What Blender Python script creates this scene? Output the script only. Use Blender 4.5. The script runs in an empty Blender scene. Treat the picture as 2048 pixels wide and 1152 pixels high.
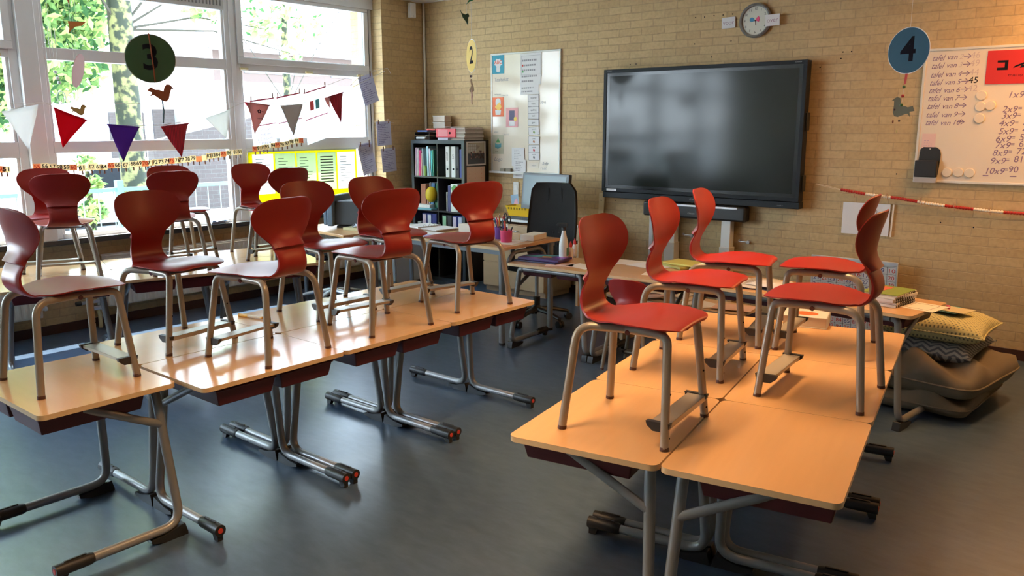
import bpy, bmesh, math, random
from mathutils import Vector, Matrix
random.seed(7)
PI = math.pi
R = math.radians
sc = bpy.context.scene
col = sc.collection

# ---------------------------------------------------------------- camera
CAM = Vector((0, 0, 1.644)); FPX = 1634.84
yaw, pitch, roll = 0.6873, 0.1956, -0.0013
_F = Vector((-math.sin(yaw)*math.cos(pitch), math.cos(yaw)*math.cos(pitch), -math.sin(pitch)))
_R = Vector((math.cos(yaw), math.sin(yaw), 0)); _U = _R.cross(_F)
_c, _s = math.cos(roll), math.sin(roll)
_R, _U = _c*_R + _s*_U, _c*_U - _s*_R
cam = bpy.data.cameras.new('camera'); cam.sensor_width = 36; cam.lens = FPX/2048*36
cam.clip_start = 0.05; cam.clip_end = 400
co = bpy.data.objects.new('camera', cam); col.objects.link(co)
M = Matrix((_R, _U, -_F)).transposed().to_4x4(); M.translation = CAM
co.matrix_world = M
sc.camera = co

def ray(px, py):
    return _F + _R*((px-1024)/FPX) - _U*((py-576)/FPX)
def at_z(px, py, z):
    d = ray(px, py); return CAM + d*((z-CAM.z)/d.z)
def at_y(px, py, y):
    d = ray(px, py); return CAM + d*((y-CAM.y)/d.y)
def at_x(px, py, x):
    d = ray(px, py); return CAM + d*((x-CAM.x)/d.x)

# ---------------------------------------------------------------- view, world, sun, lamps
vs = sc.view_settings
vs.view_transform = 'Standard'; vs.look = 'None'; vs.gamma = 1; vs.use_curve_mapping = False
vs.exposure = 0.0
sc.cycles.use_denoising = True
sc.cycles.max_bounces = 8; sc.cycles.diffuse_bounces = 4; sc.cycles.glossy_bounces = 4
sc.cycles.transparent_max_bounces = 16
sc.cycles.sample_clamp_indirect = 6
sc.cycles.caustics_reflective = False; sc.cycles.caustics_refractive = False

w = bpy.data.worlds.new('world'); sc.world = w; w.use_nodes = True
nt = w.node_tree; bg = nt.nodes['Background']
tc = nt.nodes.new('ShaderNodeTexCoord'); sep = nt.nodes.new('ShaderNodeSeparateXYZ'); cr = nt.nodes.new('ShaderNodeValToRGB')
nt.links.new(tc.outputs['Generated'], sep.inputs[0]); nt.links.new(sep.outputs['Z'], cr.inputs[0])
nt.links.new(cr.outputs[0], bg.inputs[0])
cr.color_ramp.elements[0].position = 0.0; cr.color_ramp.elements[0].color = (0.80, 0.90, 1, 1)
cr.color_ramp.elements[1].position = 0.9; cr.color_ramp.elements[1].color = (0.42, 0.66, 1, 1)
bg.inputs[1].default_value = 22

sun = bpy.data.lights.new('sun', 'SUN'); sun.energy = 26; sun.angle = R(0.8); sun.color = (1, 0.95, 0.86)
so = bpy.data.objects.new('sun', sun); col.objects.link(so)
_sd = Vector((math.cos(R(65))*0.93, math.cos(R(65))*0.37, -math.sin(R(65))))
so.rotation_euler = _sd.to_track_quat('-Z', 'Y').to_euler(); so.location = (-12, -4, 14)

LAMP_SPOTS = [(-0.35, 5.85), (-1.75, 3.4), (-1.75, 1.1)]
LAMP_POWER = 52
def ceiling_lamp_light(x, y):
    l = bpy.data.lights.new('lamp_light', 'AREA'); l.shape = 'RECTANGLE'; l.size = 0.26; l.size_y = 1.45
    wall = y > 5; l.energy = LAMP_POWER*(1.15 if wall else .58); l.color = (1.0, 0.50, 0.17) if wall else (1.0, 0.60, 0.28)
    l.spread = R(170 if wall else 92)
    o = bpy.data.objects.new('lamp_light', l); col.objects.link(o); o.location = (x, y, 2.855)
    return o

# ---------------------------------------------------------------- materials
def _nm(name):
    m = bpy.data.materials.new(name); m.use_nodes = True
    return m, m.node_tree, m.node_tree.nodes['Principled BSDF']
def mat(name, c, rough=0.5, metal=0.0, var=0.0, scale=20, bump=0.0, spec=0.5, emit=None, coat=0.0, trans=0.0):
    m, t, b = _nm(name)
    b.inputs['Base Color'].default_value = (*c, 1); b.inputs['Roughness'].default_value = rough
    b.inputs['Metallic'].default_value = metal; b.inputs['Specular IOR Level'].default_value = spec
    b.inputs['Coat Weight'].default_value = coat
    if var or bump:
        tcn = t.nodes.new('ShaderNodeTexCoord'); n = t.nodes.new('ShaderNodeTexNoise')
        n.inputs['Scale'].default_value = scale; n.inputs['Detail'].default_value = 5
        t.links.new(tcn.outputs['Object'], n.inputs['Vector'])
        if var:
            mx = t.nodes.new('ShaderNodeMix'); mx.data_type = 'RGBA'
            mx.inputs['A'].default_value = (*[max(0, v*(1-var)) for v in c], 1)
            mx.inputs['B'].default_value = (*[min(1, v*(1+var)) for v in c], 1)
            t.links.new(n.outputs['Fac'], mx.inputs['Factor']); t.links.new(mx.outputs['Result'], b.inputs['Base Color'])
        if bump:
            bp = t.nodes.new('ShaderNodeBump'); bp.inputs['Strength'].default_value = bump; bp.inputs['Distance'].default_value = 0.004
            t.links.new(n.outputs['Fac'], bp.inputs['Height']); t.links.new(bp.outputs['Normal'], b.inputs['Normal'])
    if emit:
        b.inputs['Emission Color'].default_value = (*emit[0], 1); b.inputs['Emission Strength'].default_value = emit[1]
    if trans:
        b.inputs['Transmission Weight'].default_value = trans
    return m

def brick_mat(name, axis, c1, c2, mortar, bw=0.232, bh=0.0660, bump=0.55, offs=0.0):
    m, t, b = _nm(name)
    g = t.nodes.new('ShaderNodeNewGeometry'); s = t.nodes.new('ShaderNodeSeparateXYZ'); cmb = t.nodes.new('ShaderNodeCombineXYZ')
    t.links.new(g.outputs['Position'], s.inputs[0])
    n = t.nodes.new('ShaderNodeTexNoise'); n.inputs['Scale'].default_value = 9; n.inputs['Detail'].default_value = 3
    t.links.new(g.outputs['Position'], n.inputs['Vector'])
    sub = t.nodes.new('ShaderNodeMath'); sub.operation = 'MULTIPLY_ADD'; sub.inputs[1].default_value = 0.012; sub.inputs[2].default_value = offs-0.006
    t.links.new(n.outputs['Fac'], sub.inputs[0])
    ad = t.nodes.new('ShaderNodeMath'); ad.operation = 'ADD'; ad2 = t.nodes.new('ShaderNodeMath'); ad2.operation = 'ADD'
    t.links.new(s.outputs[axis], ad.inputs[0]); t.links.new(sub.outputs[0], ad.inputs[1])
    t.links.new(s.outputs['Z'], ad2.inputs[0]); t.links.new(sub.outputs[0], ad2.inputs[1])
    t.links.new(ad.outputs[0], cmb.inputs[0]); t.links.new(ad2.outputs[0], cmb.inputs[1])
    br = t.nodes.new('ShaderNodeTexBrick'); t.links.new(cmb.outputs[0], br.inputs['Vector'])
    br.inputs['Color1'].default_value = (*c1, 1); br.inputs['Color2'].default_value = (*c2, 1); br.inputs['Mortar'].default_value = (*mortar, 1)
    br.inputs['Scale'].default_value = 1; br.inputs['Brick Width'].default_value = bw; br.inputs['Row Height'].default_value = bh
    br.inputs['Mortar Size'].default_value = 0.0045; br.inputs['Mortar Smooth'].default_value = 0.35; br.offset = 0.5
    br.inputs['Bias'].default_value = -0.1
    n2 = t.nodes.new('ShaderNodeTexNoise'); n2.inputs['Scale'].default_value = 38; n2.inputs['Detail'].default_value = 6
    t.links.new(g.outputs['Position'], n2.inputs['Vector'])
    mx = t.nodes.new('ShaderNodeMix'); mx.data_type = 'RGBA'; mx.blend_type = 'MULTIPLY'; mx.inputs['Factor'].default_value = 0.35
    rp = t.nodes.new('ShaderNodeValToRGB'); rp.color_ramp.elements[0].position = .3; rp.color_ramp.elements[0].color = (.62, .6, .56, 1); rp.color_ramp.elements[1].position = .6
    t.links.new(n2.outputs['Fac'], rp.inputs[0]); t.links.new(br.outputs['Color'], mx.inputs['A']); t.links.new(rp.outputs[0], mx.inputs['B'])
    t.links.new(mx.outputs['Result'], b.inputs['Base Color'])
    inv = t.nodes.new('ShaderNodeMath'); inv.operation = 'MULTIPLY_ADD'; inv.inputs[1].default_value = -1; inv.inputs[2].default_value = 1
    t.links.new(br.outputs['Fac'], inv.inputs[0])
    n3 = t.nodes.new('ShaderNodeTexNoise'); n3.inputs['Scale'].default_value = 14; n3.inputs['Detail'].default_value = 8; t.links.new(g.outputs['Position'], n3.inputs['Vector'])
    a3 = t.nodes.new('ShaderNodeMath'); a3.operation = 'MULTIPLY_ADD'; a3.inputs[1].default_value = 0.8
    t.links.new(n3.outputs['Fac'], a3.inputs[0]); t.links.new(inv.outputs[0], a3.inputs[2])
    bp = t.nodes.new('ShaderNodeBump'); bp.inputs['Strength'].default_value = bump; bp.inputs['Distance'].default_value = 0.006
    t.links.new(a3.outputs[0], bp.inputs['Height']); t.links.new(bp.outputs['Normal'], b.inputs['Normal'])
    b.inputs['Roughness'].default_value = 0.6; b.inputs['Specular IOR Level'].default_value = 0.35
    return m

def floor_mat():
    m, t, b = _nm('blue_grey_linoleum')
    g = t.nodes.new('ShaderNodeNewGeometry')
    n = t.nodes.new('ShaderNodeTexNoise'); n.inputs['Scale'].default_value = 7; n.inputs['Detail'].default_value = 9; n.inputs['Roughness'].default_value = .66; n.inputs['Distortion'].default_value = .25
    mp = t.nodes.new('ShaderNodeMapping'); mp.inputs['Scale'].default_value = (1, 2.6, 1); mp.inputs['Rotation'].default_value = (0, 0, .5)
    t.links.new(g.outputs['Position'], mp.inputs['Vector']); t.links.new(mp.outputs[0], n.inputs['Vector'])
    r = t.nodes.new('ShaderNodeValToRGB'); e = r.color_ramp.elements
    e[0].position = .25; e[0].color = (.026, .050, .090, 1); e[1].position = .78; e[1].color = (.072, .110, .168, 1)
    t.links.new(n.outputs['Fac'], r.inputs[0]); t.links.new(r.outputs[0], b.inputs['Base Color'])
    n2 = t.nodes.new('ShaderNodeTexNoise'); n2.inputs['Scale'].default_value = 3; n2.inputs['Detail'].default_value = 6
    t.links.new(g.outputs['Position'], n2.inputs['Vector'])
    mr = t.nodes.new('ShaderNodeMapRange'); mr.inputs['To Min'].default_value = .285; mr.inputs['To Max'].default_value = .36
    t.links.new(n2.outputs['Fac'], mr.inputs['Value']); t.links.new(mr.outputs[0], b.inputs['Roughness'])
    bp = t.nodes.new('ShaderNodeBump'); bp.inputs['Strength'].default_value = .05; bp.inputs['Distance'].default_value = .002
    t.links.new(n.outputs['Fac'], bp.inputs['Height']); t.links.new(bp.outputs['Normal'], b.inputs['Normal'])
    b.inputs['Specular IOR Level'].default_value = 1.0
    return m

def wood_mat(name, c, rough=.33, var=.10, axis=(1, 12, 1), scale=2.2):
    m, t, b = _nm(name)
    tcn = t.nodes.new('ShaderNodeTexCoord'); mp = t.nodes.new('ShaderNodeMapping'); mp.inputs['Scale'].default_value = axis
    n = t.nodes.new('ShaderNodeTexNoise'); n.inputs['Scale'].default_value = scale; n.inputs['Detail'].default_value = 6
    t.links.new(tcn.outputs['Object'], mp.inputs['Vector']); t.links.new(mp.outputs[0], n.inputs['Vector'])
    mx = t.nodes.new('ShaderNodeMix'); mx.data_type = 'RGBA'
    mx.inputs['A'].default_value = (*[v*(1-var) for v in c], 1); mx.inputs['B'].default_value = (*[min(1, v*(1+var)) for v in c], 1)
    t.links.new(n.outputs['Fac'], mx.inputs['Factor']); t.links.new(mx.outputs['Result'], b.inputs['Base Color'])
    b.inputs['Roughness'].default_value = rough; b.inputs['Specular IOR Level'].default_value = .75 if 'laminate' in name else .4
    return m

def glass_mat():
    m = bpy.data.materials.new('window_glass'); m.use_nodes = True; t = m.node_tree
    for n in list(t.nodes): t.nodes.remove(n)
    o = t.nodes.new('ShaderNodeOutputMaterial'); tr = t.nodes.new('ShaderNodeBsdfTransparent'); gl = t.nodes.new('ShaderNodeBsdfGlossy'); mx = t.nodes.new('ShaderNodeMixShader')
    fr = t.nodes.new('ShaderNodeFresnel'); fr.inputs[0].default_value = 1.3
    gl.inputs['Roughness'].default_value = 0.02; tr.inputs[0].default_value = (.97, .985, .98, 1)
    ge = t.nodes.new('ShaderNodeNewGeometry'); mu = t.nodes.new('ShaderNodeMath'); mu.operation = 'MULTIPLY_ADD'; mu.inputs[1].default_value = -1; mu.inputs[2].default_value = 1
    t.links.new(ge.outputs['Backfacing'], mu.inputs[0]); m3 = t.nodes.new('ShaderNodeMath'); m3.operation = 'MULTIPLY'
    t.links.new(mu.outputs[0], m3.inputs[0]); t.links.new(fr.outputs[0], m3.inputs[1])
    t.links.new(m3.outputs[0], mx.inputs[0]); t.links.new(tr.outputs[0], mx.inputs[1]); t.links.new(gl.outputs[0], mx.inputs[2]); t.links.new(mx.outputs[0], o.inputs[0])
    return m

def sheer_mat(name, c, alpha=.5, rough=.8):
    m = bpy.data.materials.new(name); m.use_nodes = True; t = m.node_tree
    for n in list(t.nodes): t.nodes.remove(n)
    o = t.nodes.new('ShaderNodeOutputMaterial'); d = t.nodes.new('ShaderNodeBsdfDiffuse'); tl = t.nodes.new('ShaderNodeBsdfTranslucent'); mx = t.nodes.new('ShaderNodeMixShader')
    d.inputs[0].default_value = (*c, 1); tl.inputs[0].default_value = (*c, 1); mx.inputs[0].default_value = alpha
    t.links.new(d.outputs[0], mx.inputs[1]); t.links.new(tl.outputs[0], mx.inputs[2]); t.links.new(mx.outputs[0], o.inputs[0])
    return m

def stripes_mat(name, c1, c2, scale=60, axis='X'):
    m, t, b = _nm(name)
    tcn = t.nodes.new('ShaderNodeTexCoord'); wv = t.nodes.new('ShaderNodeTexWave'); wv.bands_direction = axis
    wv.inputs['Scale'].default_value = scale; wv.inputs['Distortion'].default_value = .6
    t.links.new(tcn.outputs['Object'], wv.inputs['Vector'])
    r = t.nodes.new('ShaderNodeValToRGB'); e = r.color_ramp.elements; e[0].position = .42; e[0].color = (*c1, 1); e[1].position = .55; e[1].color = (*c2, 1)
    t.links.new(wv.outputs['Fac'], r.inputs[0]); t.links.new(r.outputs[0], b.inputs['Base Color']); b.inputs['Roughness'].default_value = .8
    return m

MT = {}
MT['red'] = mat('red_plastic_shell', (0.31, 0.015, 0.010), .36, var=.06, scale=30, spec=.45)
MT['chair_tube'] = mat('warm_grey_tube', (0.30, 0.255, 0.205), .32, .25)
MT['desk_tube'] = mat('grey_tube', (0.27, 0.265, 0.26), .33, .3)
MT['black'] = mat('black_plastic', (0.018, 0.017, 0.017), .42)
MT['blackrub'] = mat('black_rubber', (0.02, 0.018, 0.018), .6)
MT['brownrub'] = mat('brown_rubber_tip', (0.075, 0.03, 0.022), .6)
MT['reddot'] = mat('red_cap', (0.55, 0.05, 0.03), .5)
MT['top'] = wood_mat('beech_laminate', (0.68, 0.39, 0.18), .17, .07)
MT['edge'] = wood_mat('beech_edge', (0.70, 0.48, 0.26), .4, .12)
MT['tray'] = mat('dark_red_tray', (0.075, 0.004, 0.008), .5)
MT['clip'] = mat('clip_plastic', (0.025, 0.022, 0.022), .5)
MT['plate'] = mat('beige_steel_plate', (0.42, 0.36, 0.28), .35, .2)
MT['white'] = mat('white_enamel', (0.8, 0.8, 0.78), .3)
MT['upvc'] = mat('white_window_frame', (0.74, 0.73, 0.72), .35)
MT['paper'] = mat('white_paper', (0.78, 0.76, 0.76), .8)
MT['paper2'] = mat('cream_paper', (0.78, 0.70, 0.60), .8)
MT['ink'] = mat('dark_ink', (0.012, 0.012, 0.018), .8, spec=.08)
MT['inkblue'] = mat('blue_marker_ink', (0.16, 0.14, 0.38), .7)
MT['inkpurple'] = mat('purple_marker_ink', (0.24, 0.15, 0.27), .7)
MT['inkred'] = mat('red_ink', (0.65, 0.05, 0.04), .7)
MT['inkgrey'] = mat('faded_grey_ink', (0.32, 0.30, 0.32), .7)
MT['ceil'] = mat('white_ceiling', (0.82, 0.80, 0.77), .85)
MT['plain'] = mat('plain_plaster', (0.72, 0.66, 0.55), .85)
MT['floor'] = floor_mat()
MT['brick'] = brick_mat('yellow_brick_front', 'X', (0.61, 0.43, 0.215), (0.53, 0.36, 0.172), (0.49, 0.345, 0.178))
MT['brick_side'] = brick_mat('yellow_brick_side', 'Y', (0.61, 0.43, 0.215), (0.53, 0.36, 0.172), (0.49, 0.345, 0.178))
MT['skirt'] = mat('dark_brown_skirting', (0.055, 0.02, 0.014), .4)
MT['sill'] = mat('dark_window_board', (0.03, 0.03, 0.035), .25)
MT['silltop'] = mat('pale_stone_window_board', (0.55, 0.53, 0.50), .2)
MT['glass'] = glass_mat()
MT['radiator'] = mat('cream_radiator', (0.66, 0.60, 0.50), .4)
MT['blackbrown'] = wood_mat('black_brown_shelf', (0.022, 0.022, 0.024), .35, .2)
MT['shelfedge'] = mat('grey_black_edge', (0.06, 0.075, 0.085), .35)
MT['screen'] = mat('black_glass_screen', (0.020, 0.024, 0.022), .12, spec=.27)
MT['bezel'] = mat('dark_bezel', (0.014, 0.017, 0.021), .45, spec=.25)
MT['steel'] = mat('brushed_steel', (0.5, 0.5, 0.5), .3, .8)
MT['wood'] = wood_mat('pale_beech', (0.66, 0.45, 0.26), .45, .1, (1, 1, 8))

def cmat(c, rough=.6, **k):
    key = 'c%.3f_%.3f_%.3f_%.2f' % (*c, rough)
    if key not in MT: MT[key] = mat('colour_'+key[1:].replace('.', ''), c, rough, **k)
    return MT[key]

# ---------------------------------------------------------------- mesh builder
def _meshname(n): return n + '_mesh'
class MB:
    def __init__(s): s.v = []; s.f = []; s.m = []
    def add(s, vs_, fs, mi=0):
        o = len(s.v); s.v += [tuple(v) for v in vs_]; s.f += [tuple(i+o for i in f) for f in fs]; s.m += [mi]*len(fs); return s
    def box(s, c, d, rz=0, mi=0, mtx=None):
        x, y, z = d[0]/2, d[1]/2, d[2]/2
        vs_ = [Vector((a, b, e)) for e in (-z, z) for a, b in ((-x, -y), (x, -y), (x, y), (-x, y))]
        T = mtx if mtx is not None else Matrix.Rotation(rz, 4, 'Z')
        C = Vector(c); vs_ = [T @ v + C for v in vs_]
        return s.add(vs_, [(3, 2, 1, 0), (4, 5, 6, 7), (0, 1, 5, 4), (1, 2, 6, 5), (2, 3, 7, 6), (3, 0, 4, 7)], mi)
    def b2(s, lo, hi, mi=0):
        return s.box([(a+b)/2 for a, b in zip(lo, hi)], [abs(b-a) for a, b in zip(lo, hi)], mi=mi)
    def tube(s, pts, r, n=12, caps=True, mi=0, sq=None):
        pts = [Vector(p) for p in pts]; k = len(pts); rs = r if isinstance(r, (list, tuple)) else [r]*k
        t0 = (pts[1]-pts[0]).normalized(); up = Vector((0, 0, 1)) if abs(t0.z) < .9 else Vector((1, 0, 0))
        a = t0.cross(up).normalized(); vs_ = []; prev = t0
        for i, p in enumerate(pts):
            t = (pts[min(i+1, k-1)]-pts[max(i-1, 0)]).normalized()
            q = prev.rotation_difference(t); a = (q @ a); a = (a - t*a.dot(t)).normalized(); b = t.cross(a); prev = t
            for j in range(n):
                an = 2*PI*j/n; vs_.append(p + (a*math.cos(an) + b*math.sin(an)*(sq or 1))*rs[i])
        fs = [(i*n+j, i*n+(j+1) % n, (i+1)*n+(j+1) % n, (i+1)*n+j) for i in range(k-1) for j in range(n)]
        if caps: fs += [tuple(range(n-1, -1, -1)), tuple((k-1)*n+j for j in range(n))]
        return s.add(vs_, fs, mi)
    def cyl(s, p0, p1, r0, r1=None, n=20, mi=0): return s.tube([p0, p1], [r0, r0 if r1 is None else r1], n, True, mi)
    def lathe(s, prof, c=(0, 0, 0), n=24, mi=0, axis='Z'):
        vs_ = []
        for r_, z in prof:
            for j in range(n):
                an = 2*PI*j/n; p = (r_*math.cos(an), r_*math.sin(an), z)
                if axis == 'Y': p = (p[0], p[2], p[1])
                if axis == 'X': p = (p[2], p[0], p[1])
                vs_.append((p[0]+c[0], p[1]+c[1], p[2]+c[2]))
        k = len(prof)
        fs = [(i*n+j, i*n+(j+1) % n, (i+1)*n+(j+1) % n, (i+1)*n+j) for i in range(k-1) for j in range(n)]
        fs += [tuple(range(n-1, -1, -1)), tuple((k-1)*n+j for j in range(n))]
        return s.add(vs_, fs, mi)
    def sphere(s, c, r, n=12, mi=0, sc_=(1, 1, 1)):
        prof = [(max(1e-4, r*math.sin(PI*i/n)), -r*math.cos(PI*i/n)) for i in range(n+1)]
        o = len(s.v); s.lathe(prof, (0, 0, 0), n*2, mi)
        s.v[o:] = [(v[0]*sc_[0]+c[0], v[1]*sc_[1]+c[1], v[2]*sc_[2]+c[2]) for v in s.v[o:]]; return s
    def prism(s, pts2, o, ax, ay, h, mi=0, mi_side=None):
        o, ax, ay = Vector(o), Vector(ax), Vector(ay); nz = ax.cross(ay).normalized()*h; k = len(pts2)
        a = [o + ax*p[0] + ay*p[1] for p in pts2]; b = [p+nz for p in a]
        s.add(a+b, [tuple(range(k-1, -1, -1)), tuple(range(k, 2*k))], mi)
        return s.add(a+b, [(i, (i+1) % k, k+(i+1) % k, k+i) for i in range(k)], mi if mi_side is None else mi_side)
    def grid(s, P, mi=0, flip=False):
        a, b = len(P), len(P[0]); fs = []
        for i in range(a-1):
            for j in range(b-1):
                f = (i*b+j, i*b+j+1, (i+1)*b+j+1, (i+1)*b+j); fs.append(f[::-1] if flip else f)
        return s.add([v for row in P for v in row], fs, mi)
    def text(s, body, size, o, ax=(1, 0, 0), ay=(0, 0, 1), mi=0, align='CENTER', lift=.0006, shear=0, bold=0, width=None):
        cu = bpy.data.curves.new('t', 'FONT'); cu.body = body; cu.size = size; cu.align_x = align; cu.align_y = 'CENTER'
        cu.shear = shear; cu.offset = bold; cu.resolution_u = 3
        ob = bpy.data.objects.new('t', cu); me = ob.to_mesh()
        o, ax, ay = Vector(o), Vector(ax).normalized(), Vector(ay).normalized(); nz = ax.cross(ay)*lift
        k = 1
        if width and me.vertices:
            xs = [v.co.x for v in me.vertices]; k = width/max(1e-6, max(xs)-min(xs))
        s.add([o + ax*v.co.x*k + ay*v.co.y + nz for v in me.vertices], [tuple(p.vertices) for p in me.polygons], mi)
        ob.to_mesh_clear(); bpy.data.objects.remove(ob); bpy.data.curves.remove(cu); return s
    def build(s, name, mats, parent=None, bevel=0, seg=2, smooth=True, angle=35, loc=None, rot=None, weld=False, subsurf=0):
        me = bpy.data.meshes.new(_meshname(name)); me.from_pydata(s.v, [], s.f)
        if not isinstance(mats, (list, tuple)): mats = [mats]
        for m_ in mats: me.materials.append(m_)
        me.polygons.foreach_set('material_index', s.m)
        if smooth: me.polygons.foreach_set('use_smooth', [True]*len(me.polygons))
        if weld:
            bm = bmesh.new(); bm.from_mesh(me); bmesh.ops.remove_doubles(bm, verts=bm.verts, dist=1e-5); bm.to_mesh(me); bm.free()
        me.update()
        if smooth: me.set_sharp_from_angle(angle=R(angle))
        o = bpy.data.objects.new(name, me); col.objects.link(o)
        if parent: o.parent = parent
        if loc is not None: o.location = loc
        if rot is not None: o.rotation_euler = rot
        if bevel:
            b = o.modifiers.new('bevel', 'BEVEL'); b.width = bevel; b.segments = seg; b.limit_method = 'ANGLE'; b.angle_limit = R(40)
        if subsurf:
            b = o.modifiers.new('subsurf', 'SUBSURF'); b.levels = b.render_levels = subsurf
        return o

def tag(o, label=None, cat=None, group=None, kind=None):
    if label: o['label'] = label
    if cat: o['category'] = cat
    if group: o['group'] = group
    if kind: o['kind'] = kind
    return o
def empty(name, loc=(0, 0, 0), rz=0, label=None, cat=None, group=None):
    o = bpy.data.objects.new(name, None); o.empty_display_size = .05; col.objects.link(o)
    o.location = loc; o.rotation_euler = (0, 0, rz); return tag(o, label, cat, group)
KIDS = {}
def kids(o):
    return [c for c in bpy.data.objects if c.parent == o]
def copy_tree(o, parent=None):
    c = o.copy(); col.objects.link(c)
    if parent: c.parent = parent
    for ch in kids(o): copy_tree(ch, c)
    return c
def struct(mb, name, mats, **k):
    o = mb.build(name, mats, **k); o['kind'] = 'structure'; return o
def arc(c, r, a0, a1, n, ax, ay):
    c, ax, ay = Vector(c), Vector(ax), Vector(ay)
    return [c + ax*(r*math.cos(a0+(a1-a0)*i/n)) + ay*(r*math.sin(a0+(a1-a0)*i/n)) for i in range(n+1)]
def fillet(pts, r, n=6):
    pts = [Vector(p) for p in pts]; out = [pts[0]]
    rr = r if isinstance(r, (list, tuple)) else [r]*(len(pts)-2)
    for i in range(1, len(pts)-1):
        a, b, c = pts[i-1], pts[i], pts[i+1]; u, v = (a-b).normalized(), (c-b).normalized()
        ang = u.angle(v); d = min(rr[i-1]/math.tan(ang/2), (a-b).length*.49, (c-b).length*.49)
        p0, p1 = b+u*d, b+v*d
        for j in range(n+1):
            t = j/n; out.append(p0*(1-t)**2 + b*2*t*(1-t) + p1*t*t)
    out.append(pts[-1]); return out
def rrect(w_, h_, r, n=5):
    o = []
    for cx, cy, a in ((w_/2-r, h_/2-r, 0), (-w_/2+r, h_/2-r, PI/2), (-w_/2+r, -h_/2+r, PI), (w_/2-r, -h_/2+r, 1.5*PI)):
        o += [(cx+r*math.cos(a+PI/2*i/n), cy+r*math.sin(a+PI/2*i/n)) for i in range(n+1)]
    return o
X, Y, Z = Vector((1, 0, 0)), Vector((0, 1, 0)), Vector((0, 0, 1))

# ================================================================ THE SETTING
FY = 6.64            # front brick wall
WX = -6.93           # brick under the windows
PX = -6.70           # pier beside the last window
CH = 2.96
RX, BY = 2.3, -2.3
struct(MB().b2((-7.2, BY-.2, -.12), (RX+.2, FY+.3, 0)), 'floor', MT['floor'])
struct(MB().b2((-7.2, BY-.2, CH), (RX+.2, FY+.3, CH+.15)), 'ceiling', MT['ceil'])
struct(MB().b2((-7.2, FY, 0), (RX+.2, FY+.3, CH)), 'wall_front', MT['brick'])
struct(MB().b2((WX-.27, BY, 0), (WX, 6.02, .735)), 'wall_left', MT['brick_side'])
struct(MB().b2((-7.2, 6.02, 0), (PX, FY, CH)), 'wall_pier', [MT['brick_side']])
struct(MB().b2((WX-.2, BY, 2.84), (WX+.10, 6.02, CH)), 'wall_lintel', MT['upvc'])
struct(MB().b2((RX, BY, 0), (RX+.2, FY, CH)), 'wall_right', MT['plain'])
struct(MB().b2((-7.2, BY-.2, 0), (RX+.2, BY, CH)), 'wall_back', MT['plain'])
struct(MB().b2((PX, FY-.014, 0), (RX, FY, .075)), 'baseboard_front', MT['skirt'])
struct(MB().b2((WX, BY, 0), (WX+.014, 6.02, .075)), 'baseboard_left', MT['skirt'])
struct(MB().b2((PX, 6.02, 0), (PX+.012, FY, .075)).b2((WX, 6.006, 0), (PX+.012, 6.02, .075)), 'baseboard_pier', MT['skirt'])
struct(MB().b2((WX, BY, .735), (-6.80, 6.02, .765)), 'window_sill', [MT['silltop']], bevel=.003)
struct(MB().b2((-6.80, BY, .725), (-6.788, 6.02, .766)), 'trim_1', [MT['sill']], bevel=.002)
struct(MB().b2((-7.57, BY-.5, 2.98), (-6.9, FY+.3, 3.12)), 'unseen_sun_eave', MT['upvc'])  # unseen eave, added and sized to trim the sun to a thin floor strip

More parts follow.
